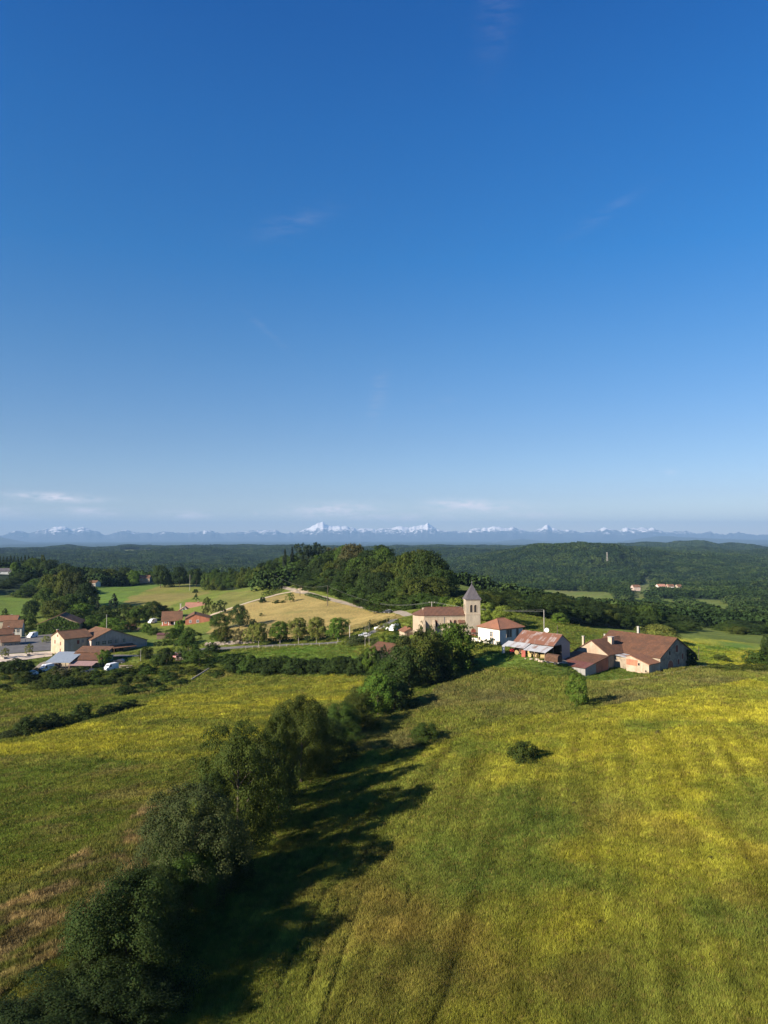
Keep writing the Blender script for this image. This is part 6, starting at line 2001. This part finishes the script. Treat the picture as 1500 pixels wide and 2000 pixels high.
# rusty covered trailer in front of the barn and the clutter under its roof
BP, BY, BW, BL, BH = BARN


def under(x, y):
    q = barn_at(x, y); q.z = hz(q.x, q.y)
    return q


e = empty('farm_trailer', under(-3.2, -2.2), BY + R(90), 'rusty brown covered trailer parked at the barn corner', 'trailer')
prism('body', [(-1.1, .7), (1.1, .7), (1.15, 1.9), (.8, 2.5), (0, 2.7), (-.8, 2.5), (-1.15, 1.9)], 'x', -2.0, 2.0, plain('rust_brown', (.075, .04, .024), .9, .4, 2), e)
prism('frame', [(-.9, .5), (.9, .5), (.9, .7), (-.9, .7)], 'x', -2.2, 2.6, M_IRON, e)
for x in (-1.2, 1.2):
    for s in (-1, 1):
        ring = [(math.cos(i * math.pi / 5) * .42, math.sin(i * math.pi / 5) * .42) for i in range(10)]
        V = [(x + a, s * .95, .42 + b) for a, b in ring] + [(x + a, s * 1.2, .42 + b) for a, b in ring]
        pm('wheel', V, [tuple(range(10)), tuple(range(10, 20))] + [(i, (i + 1) % 10, 10 + (i + 1) % 10, 10 + i) for i in range(10)], M_TYRE, e)
rb = random.Random(8)
M_STRAW = plain('straw', (.36, .27, .12), .95, .3, 5)
for i in range(6):
    q = under(-2.6 + rb.uniform(-1, 1.5), BL * (.12 + .14 * i))
    ring = [(math.cos(k * math.pi / 6) * .6, math.sin(k * math.pi / 6) * .6 + .6) for k in range(12)]
    o = prism('straw_bale', ring, 'x', -.55, .55, M_STRAW, None)
    o.location = q; o.rotation_euler = (0, 0, rb.uniform(0, 3))
    tag(o, 'round straw bale in the shade under the barn lean-to', 'bale', 'straw bales under the barn lean-to')
for i, (x, y, lb, mt) in enumerate(((-2.4, BL * .93, 'red metal farm implement under the left lean-to', M_REDP), (-1.8, BL * .72, 'rusty farm implement under the middle of the lean-to', MATS['rust_brown']))):
    q = under(x, y)
    e = empty('farm_implement', q, BY + .3, lb, 'farm machine')
    boxes('hopper', [(-.7, -.6, .7, .7, .6, 1.5)], mt, e)
    boxes('drawbar', [(-1.9, -.08, .5, -.7, .08, .66)], M_IRON, e)
    for s in (-1, 1):
        ring = [(math.cos(k * math.pi / 5) * .45, math.sin(k * math.pi / 5) * .45 + .45) for k in range(10)]
        pm('wheel', [(a, s * .65, b) for a, b in ring] + [(a, s * .85, b) for a, b in ring], [tuple(range(10)), tuple(range(10, 20))] + [(k, (k + 1) % 10, 10 + (k + 1) % 10, 10 + k) for k in range(10)], M_TYRE, e)
for i in range(9):
    q = under(-4.9 + rb.uniform(-.9, .6), rb.uniform(0, BL * .5))
    s = rb.uniform(.3, .6)
    bm = bmesh.new(); bmesh.ops.create_icosphere(bm, subdivisions=1, radius=s)
    for v in bm.verts:
        v.co *= rb.uniform(.75, 1.2); v.co.z *= .75
    me = bpy.data.meshes.new('rubble_stone'); bm.to_mesh(me); bm.free()
    me.materials.append(M_STONE)
    o = put('rubble_stone', me, None, q + Vector((0, 0, s * .3)))
    tag(o, 'pale rubble stone lying before the barn lean-to', 'stone', 'rubble stones before the barn')

# ------------------------------------------------------------------ dry stone wall, fence, fallen pole
P = [G(a, b).xy for a, b in ((400, 1262), (430, 1260.5), (465, 1258), (500, 1255.5))]
V, F = [], []
for a, b in zip(P[:-1], P[1:]):
    n = int((b - a).length / .55)
    for i in range(n):
        for lay in range(4):
            t = (i + rb.uniform(0, .6) + .3 * (lay % 2)) / n
            q = a.lerp(b, min(t, 1)); z = hz(q.x, q.y) + lay * .36 + rb.uniform(-.05, .1)
            if lay == 3 and rb.random() < .4:
                continue
            k = len(V)
            sx_, sy_, sz_ = rb.uniform(.25, .42), rb.uniform(.3, .5), rb.uniform(.17, .27)
            ang = math.atan2((b - a).y, (b - a).x) + rb.uniform(-.3, .3)
            for (x, y, zz) in ((-1, -1, -1), (1, -1, -1), (1, 1, -1), (-1, 1, -1), (-1, -1, 1), (1, -1, 1), (1, 1, 1), (-1, 1, 1)):
                f_ = .8 if zz > 0 else 1
                X, Y_ = x * sx_ * f_ * rb.uniform(.85, 1.1), y * sy_ * f_
                V.append((q.x + X * math.cos(ang) - Y_ * math.sin(ang), q.y + X * math.sin(ang) + Y_ * math.cos(ang), z + .18 + zz * sz_))
            F += [tuple(k + i_ for i_ in f) for f in ((0, 3, 2, 1), (4, 5, 6, 7), (0, 1, 5, 4), (1, 2, 6, 5), (2, 3, 7, 6), (3, 0, 4, 7))]
e = empty('dry_stone_wall', (0, 0, 0), 0, 'grey dry stone wall above the lane, left of the plane trees', 'wall')
o = pm('stones', V, F, plain('wall_stone', (.30, .25, .21), .95, .4, 1.2), e); o['kind'] = 'stuff'

e = empty('field_fence', (0, 0, 0), 0, 'wooden post fence between the lane and the upper meadow', 'fence')
P = [G(a, b) for a, b in ((480, 1268), (560, 1264.5), (640, 1261), (690, 1256.5))]
pts = []
for a, b in zip(P[:-1], P[1:]):
    n = int((b - a).length / 3.2)
    pts += [a.lerp(b, i / n) for i in range(n)]
for q in pts:
    z = hz(q.x, q.y)
    boxes('post', [(q.x - .07, q.y - .07, z - .3, q.x + .07, q.y + .07, z + 1.15)], M_BARK_PALE, e)
for k in (.55, 1.0):
    put('fence_wire', tube_mesh('fence_wire', [[(Vector((q.x, q.y, hz(q.x, q.y) + k)), .02) for q in pts]], M_IRON, 3), e)

a, b = G(373, 1330), G(408, 1311)
o = put('fallen_pole', tube_mesh('fallen_pole', [[(a + Vector((0, 0, .35)), .26), (b + Vector((0, 0, .9)), .2)]], M_BARK_PALE, 8))
tag(o, 'long grey fallen pole lying across the scrub at the meadow corner', 'pole')
# wood boxes at the plaza trees and a log pile in the garden
for (px, py, lb) in ((53, 1281, 'pale wooden planter under the middle plaza tree'), (8, 1287, 'pale wooden planter under the left plaza tree')):
    q = G(px, py)
    e = empty('planter', q + Vector((0, 0, .15)), R(-20), lb, 'planter')
    for (x0, y0, x1, y1) in ((-.8, -.8, .8, -.7), (-.8, .7, .8, .8), (-.8, -.69, -.7, .69), (.7, -.69, .8, .69)):
        boxes('side_board', [(x0, y0, 0, x1, y1, .6)], M_BARK_PALE, e)
    boxes('soil', [(-.69, -.69, 0, .69, .69, .5)], M_BARK, e)
for (px, py, rz, lb) in ((266, 1231, 10, 'stack of firewood on the lawn left of the brick house'), (246, 1306, 0, 'stack of pale timber in the scrub below the lane'), (355, 1290, 8, 'light boards stacked beside the wide green tree')):
    q = G(px, py)
    e = empty('timber_stack', q, R(rz), lb, 'timber stack')
    for i in range(9):
        r0 = .2
        put('log', tube_mesh('log', [[((-2.2, (i % 3) * .42 - .4, .2 + (i // 3) * .38), r0), ((2.2 - .2 * (i % 2), (i % 3) * .42 - .4, .2 + (i // 3) * .38), r0)]], M_BARK_PALE if i % 2 else M_WOOD, 6), e)
e = empty('garden_hut', G(246, 1229), R(12), 'small dark garden hut beside the firewood stack', 'hut')
wall_gable(e, 0, 0, 4.5, 3, 1.9, .7, 'x', M_WOOD)
roof_gable(e, 0, 0, 4.5, 3, 1.9, .7, 'x', S_RED, th=.06)
e = empty('garden_hut', G(306, 1249), R(8), 'dark flat-roofed hut in the gardens below the brick house', 'hut')
boxes('wall', [(0, 0, -.5, 5, 3.4, 2.0)], M_WOOD, e)
slabs('roof', [[(-.2, -.3, 2.05), (5.2, -.3, 2.05), (5.2, 3.7, 2.4), (-.2, 3.7, 2.4)]], S_RED, e, .08)
def octagon(c, r):
    return np.array([(c.x + r * math.cos(i * math.pi / 4), c.y + r * math.sin(i * math.pi / 4)) for i in range(8)])


CLEAR = [octagon(at(px, d), r) for px, d, r in ((10, 700, 18), (10, 680, 18), (30, 715, 16), (104, 675, 14), (180, 625, 16), (285, 690, 18), (285, 710, 16), (1294, 1270, 26), (1310, 1275, 30), (1240, 1185, 20), (1300, 1230, 40),
                                               (1185, 2075, 14), (372, 600, 10))]

# ------------------------------------------------------------------ forest on the far hills: tens of thousands of trees, read as one mass
def forest():
    P = []
    for (ra, rb, sp) in ((470, 800, 8.5), (800, 1500, 9.5), (1500, 2700, 11.5), (2700, 4200, 16.0), (4200, 6200, 20.0)):
        n = int(1.14 * (rb * rb - ra * ra) / 2 / (sp * sp) * 1.15)
        th = rng.uniform(-.57, .57, n); r = np.sqrt(rng.uniform(ra * ra, rb * rb, n))
        P.append(np.stack([r * np.sin(th), r * np.cos(th), np.full(n, sp)], -1))
    P = np.concatenate(P)
    col, gh, fo = land(P[:, 0], P[:, 1])
    x, y, sp = P.T
    keep = fo > .5
    for Q in CLEAR:
        keep &= ~inside(x, y, Q)
    r = np.hypot(x, y)
    keep &= ~((r < 900) & (fbm(x / 60, y / 60, 3, 201) < .42))
    x, y, sp, r = x[keep], y[keep], sp[keep], r[keep]
    z = height(x, y)
    n = len(x)
    s = sp * rng.uniform(.75, 1.7, n)
    h = np.clip(s * rng.uniform(.7, 1.05, n), 5, np.where(r < 1500, 11, 17))
    a = fbm(x / 140, y / 140, 4, 211)
    b = fbm(x / 35, y / 35, 2, 223)
    t0, t1, t2 = np.array((.014, .027, .010)), np.array((.030, .052, .014)), np.array((.046, .066, .018))
    k = np.clip((a - .3) * 2.2, 0, 1)[:, None]
    tint = t0 * (1 - k) + t1 * k
    k = (np.clip((b - .5) * 4, 0, 1) * .7)[:, None]
    tint = (tint * (1 - k) + t2 * k) * rng.uniform(.74, 1.28, (n, 1))
    rot = np.stack([np.zeros(n), np.zeros(n), rng.uniform(0, 6.28, n)], -1)
    m, T = new_mat('far_leaves')
    ta = T.new('ShaderNodeAttribute', attribute_name='tint', attribute_type='INSTANCER').outputs['Color']
    lf = T.new('ShaderNodeSeparateColor', {0: T.new('ShaderNodeAttribute', attribute_name='leaf', attribute_type='GEOMETRY').outputs['Color']}).outputs[0]
    f_ = T.ramp2(lf, 0, 1, .65, 1.4)
    c = T.vmath('MULTIPLY', ta, T.new('ShaderNodeCombineXYZ', {0: f_, 1: f_, 2: f_}).outputs[0])
    T.new('ShaderNodeOutputMaterial', {0: T.new('ShaderNodeBsdfDiffuse', {0: c}).outputs[0]})
    src = []
    for i in range(3):
        q = at((1180, 1330, 980)[i], (1010, 930, 900)[i])
        me = PROTO['far%d' % i][0].copy()
        me.name = 'valley_tree'
        me.materials.clear(); me.materials.append(m)
        o = put('woodland', me, None, q); o.scale = (10, 10, 11)
        tag(o, kind='stuff')
        src.append(o)
    scatter('forest', np.stack([x, y, z - .4], -1), np.stack([s, s, h], -1), rot, tint, src)
    return n


CLEAR = globals().get('CLEAR', [])
print('forest trees', forest())

# ------------------------------------------------------------------ meadow grass: tufts in their thousands, coloured like the ground they grow from
def tuft_mesh(seed, blades, spread, lean, wide):
    g = np.random.default_rng(seed)
    V, F = [], []
    for i in range(blades):
        a, r = g.uniform(0, 6.28), spread * math.sqrt(g.random())
        x, y = r * math.cos(a), r * math.sin(a)
        h = g.uniform(.55, 1.0)
        b, l = g.uniform(0, 6.28), g.uniform(.1, 1) * lean
        dx, dy = math.cos(b) * l, math.sin(b) * l
        q = g.uniform(0, 6.28); wx, wy = math.cos(q) * wide, math.sin(q) * wide
        k = len(V)
        V += [(x - wx, y - wy, -.05), (x + wx, y + wy, -.05), (x + dx * .4 + wx * .8, y + dy * .4 + wy * .8, h * .6), (x + dx * .4 - wx * .8, y + dy * .4 - wy * .8, h * .6), (x + dx, y + dy, h)]
        F += [(k, k + 1, k + 2, k + 3), (k + 3, k + 2, k + 4, k + 4)]
    me = bpy.data.meshes.new('grass_tuft')
    me.from_pydata(V, [], [f if f[2] != f[3] else f[:3] for f in F])
    return me


m_g, T = new_mat('grass_blades')
ta = T.new('ShaderNodeAttribute', attribute_name='tint', attribute_type='INSTANCER').outputs['Color']
rn = T.new('ShaderNodeObjectInfo').outputs['Random']
f_ = T.ramp2(rn, 0, 1, .72, 1.35)
c_ = T.vmath('MULTIPLY', ta, T.new('ShaderNodeCombineXYZ', {0: f_, 1: f_, 2: f_}).outputs[0])
d_ = T.new('ShaderNodeBsdfDiffuse', {0: c_})
t_ = T.new('ShaderNodeBsdfTranslucent', {0: c_})
mx_ = T.new('ShaderNodeMixShader', {0: .3, 1: d_.outputs[0], 2: t_.outputs[0]})
T.new('ShaderNodeOutputMaterial', {0: mx_.outputs[0]})


def grass(n_pts=420000):
    # uniform in picture-like density: tufts grow with distance so that their number stays affordable
    th = rng.uniform(-.72, .72, n_pts)
    u = rng.random(n_pts)
    r0, r1 = 50.0, 300.0
    r = 1.0 / (1 / r0 - u * (1 / r0 - 1 / r1))
    x, y = r * np.sin(th), r * np.cos(th)
    col, gh, fo = land(x, y)
    keep = np.ones(n_pts, bool)
    for P in NO_GRASS:
        keep &= ~inside(x, y, P)
    for L, wd in NO_GRASS_LINES:
        keep &= dist_line(x, y, L) > wd
    x, y, r, col, gh = x[keep], y[keep], r[keep], col[keep], gh[keep]
    z = height(x, y)
    n = len(x)
    k = np.clip(r / 75, .8, 3.2)
    hh = gh * rng.uniform(.55, 1.25, n) * (.75 + .5 * fbm(x / 4, y / 4, 3, 111))
    wd = .62 * k * rng.uniform(.8, 1.2, n)
    # the land dries a little between tufts, a few carry seed heads
    v = rng.normal(1, .1, (n, 1))
    m1 = (fbm(x / 1.1, y / 1.1, 2, 123) - .5)[:, None]
    m2 = (fbm(x / 3.2, y / 3.2, 3, 133) - .5)[:, None]
    tint = np.clip(col * v * (1 + .55 * m1) * (1 + m2 * np.array((.95, .8, .7))), .004, .6)
    hh = hh * (.9 + .8 * m2[:, 0])
    dry = rng.random(n) < .14
    tint[dry] = tint[dry] * .45 + np.array((.22, .16, .05)) * .55
    rot = np.stack([rng.normal(0, .14, n) + .12, rng.normal(0, .14, n), rng.uniform(0, 6.28, n)], -1)
    src = []
    for i in range(3):
        tm = tuft_mesh(200 + i, 22, .5, .42, .035)
        tm.materials.append(m_g)
        p = G((620, 900, 1180)[i], (1880, 1900, 1930)[i])
        o = put('grass_tuft', tm, None, p); o.scale = (.6, .6, .5)
        tag(o, kind='stuff')
        src.append(o)
    scatter('meadow_grass', np.stack([x, y, z], -1), np.stack([wd, wd, hh], -1), rot, tint, src)


NO_GRASS = globals().get('NO_GRASS', [])
NO_GRASS_LINES = globals().get('NO_GRASS_LINES', [])
grass()
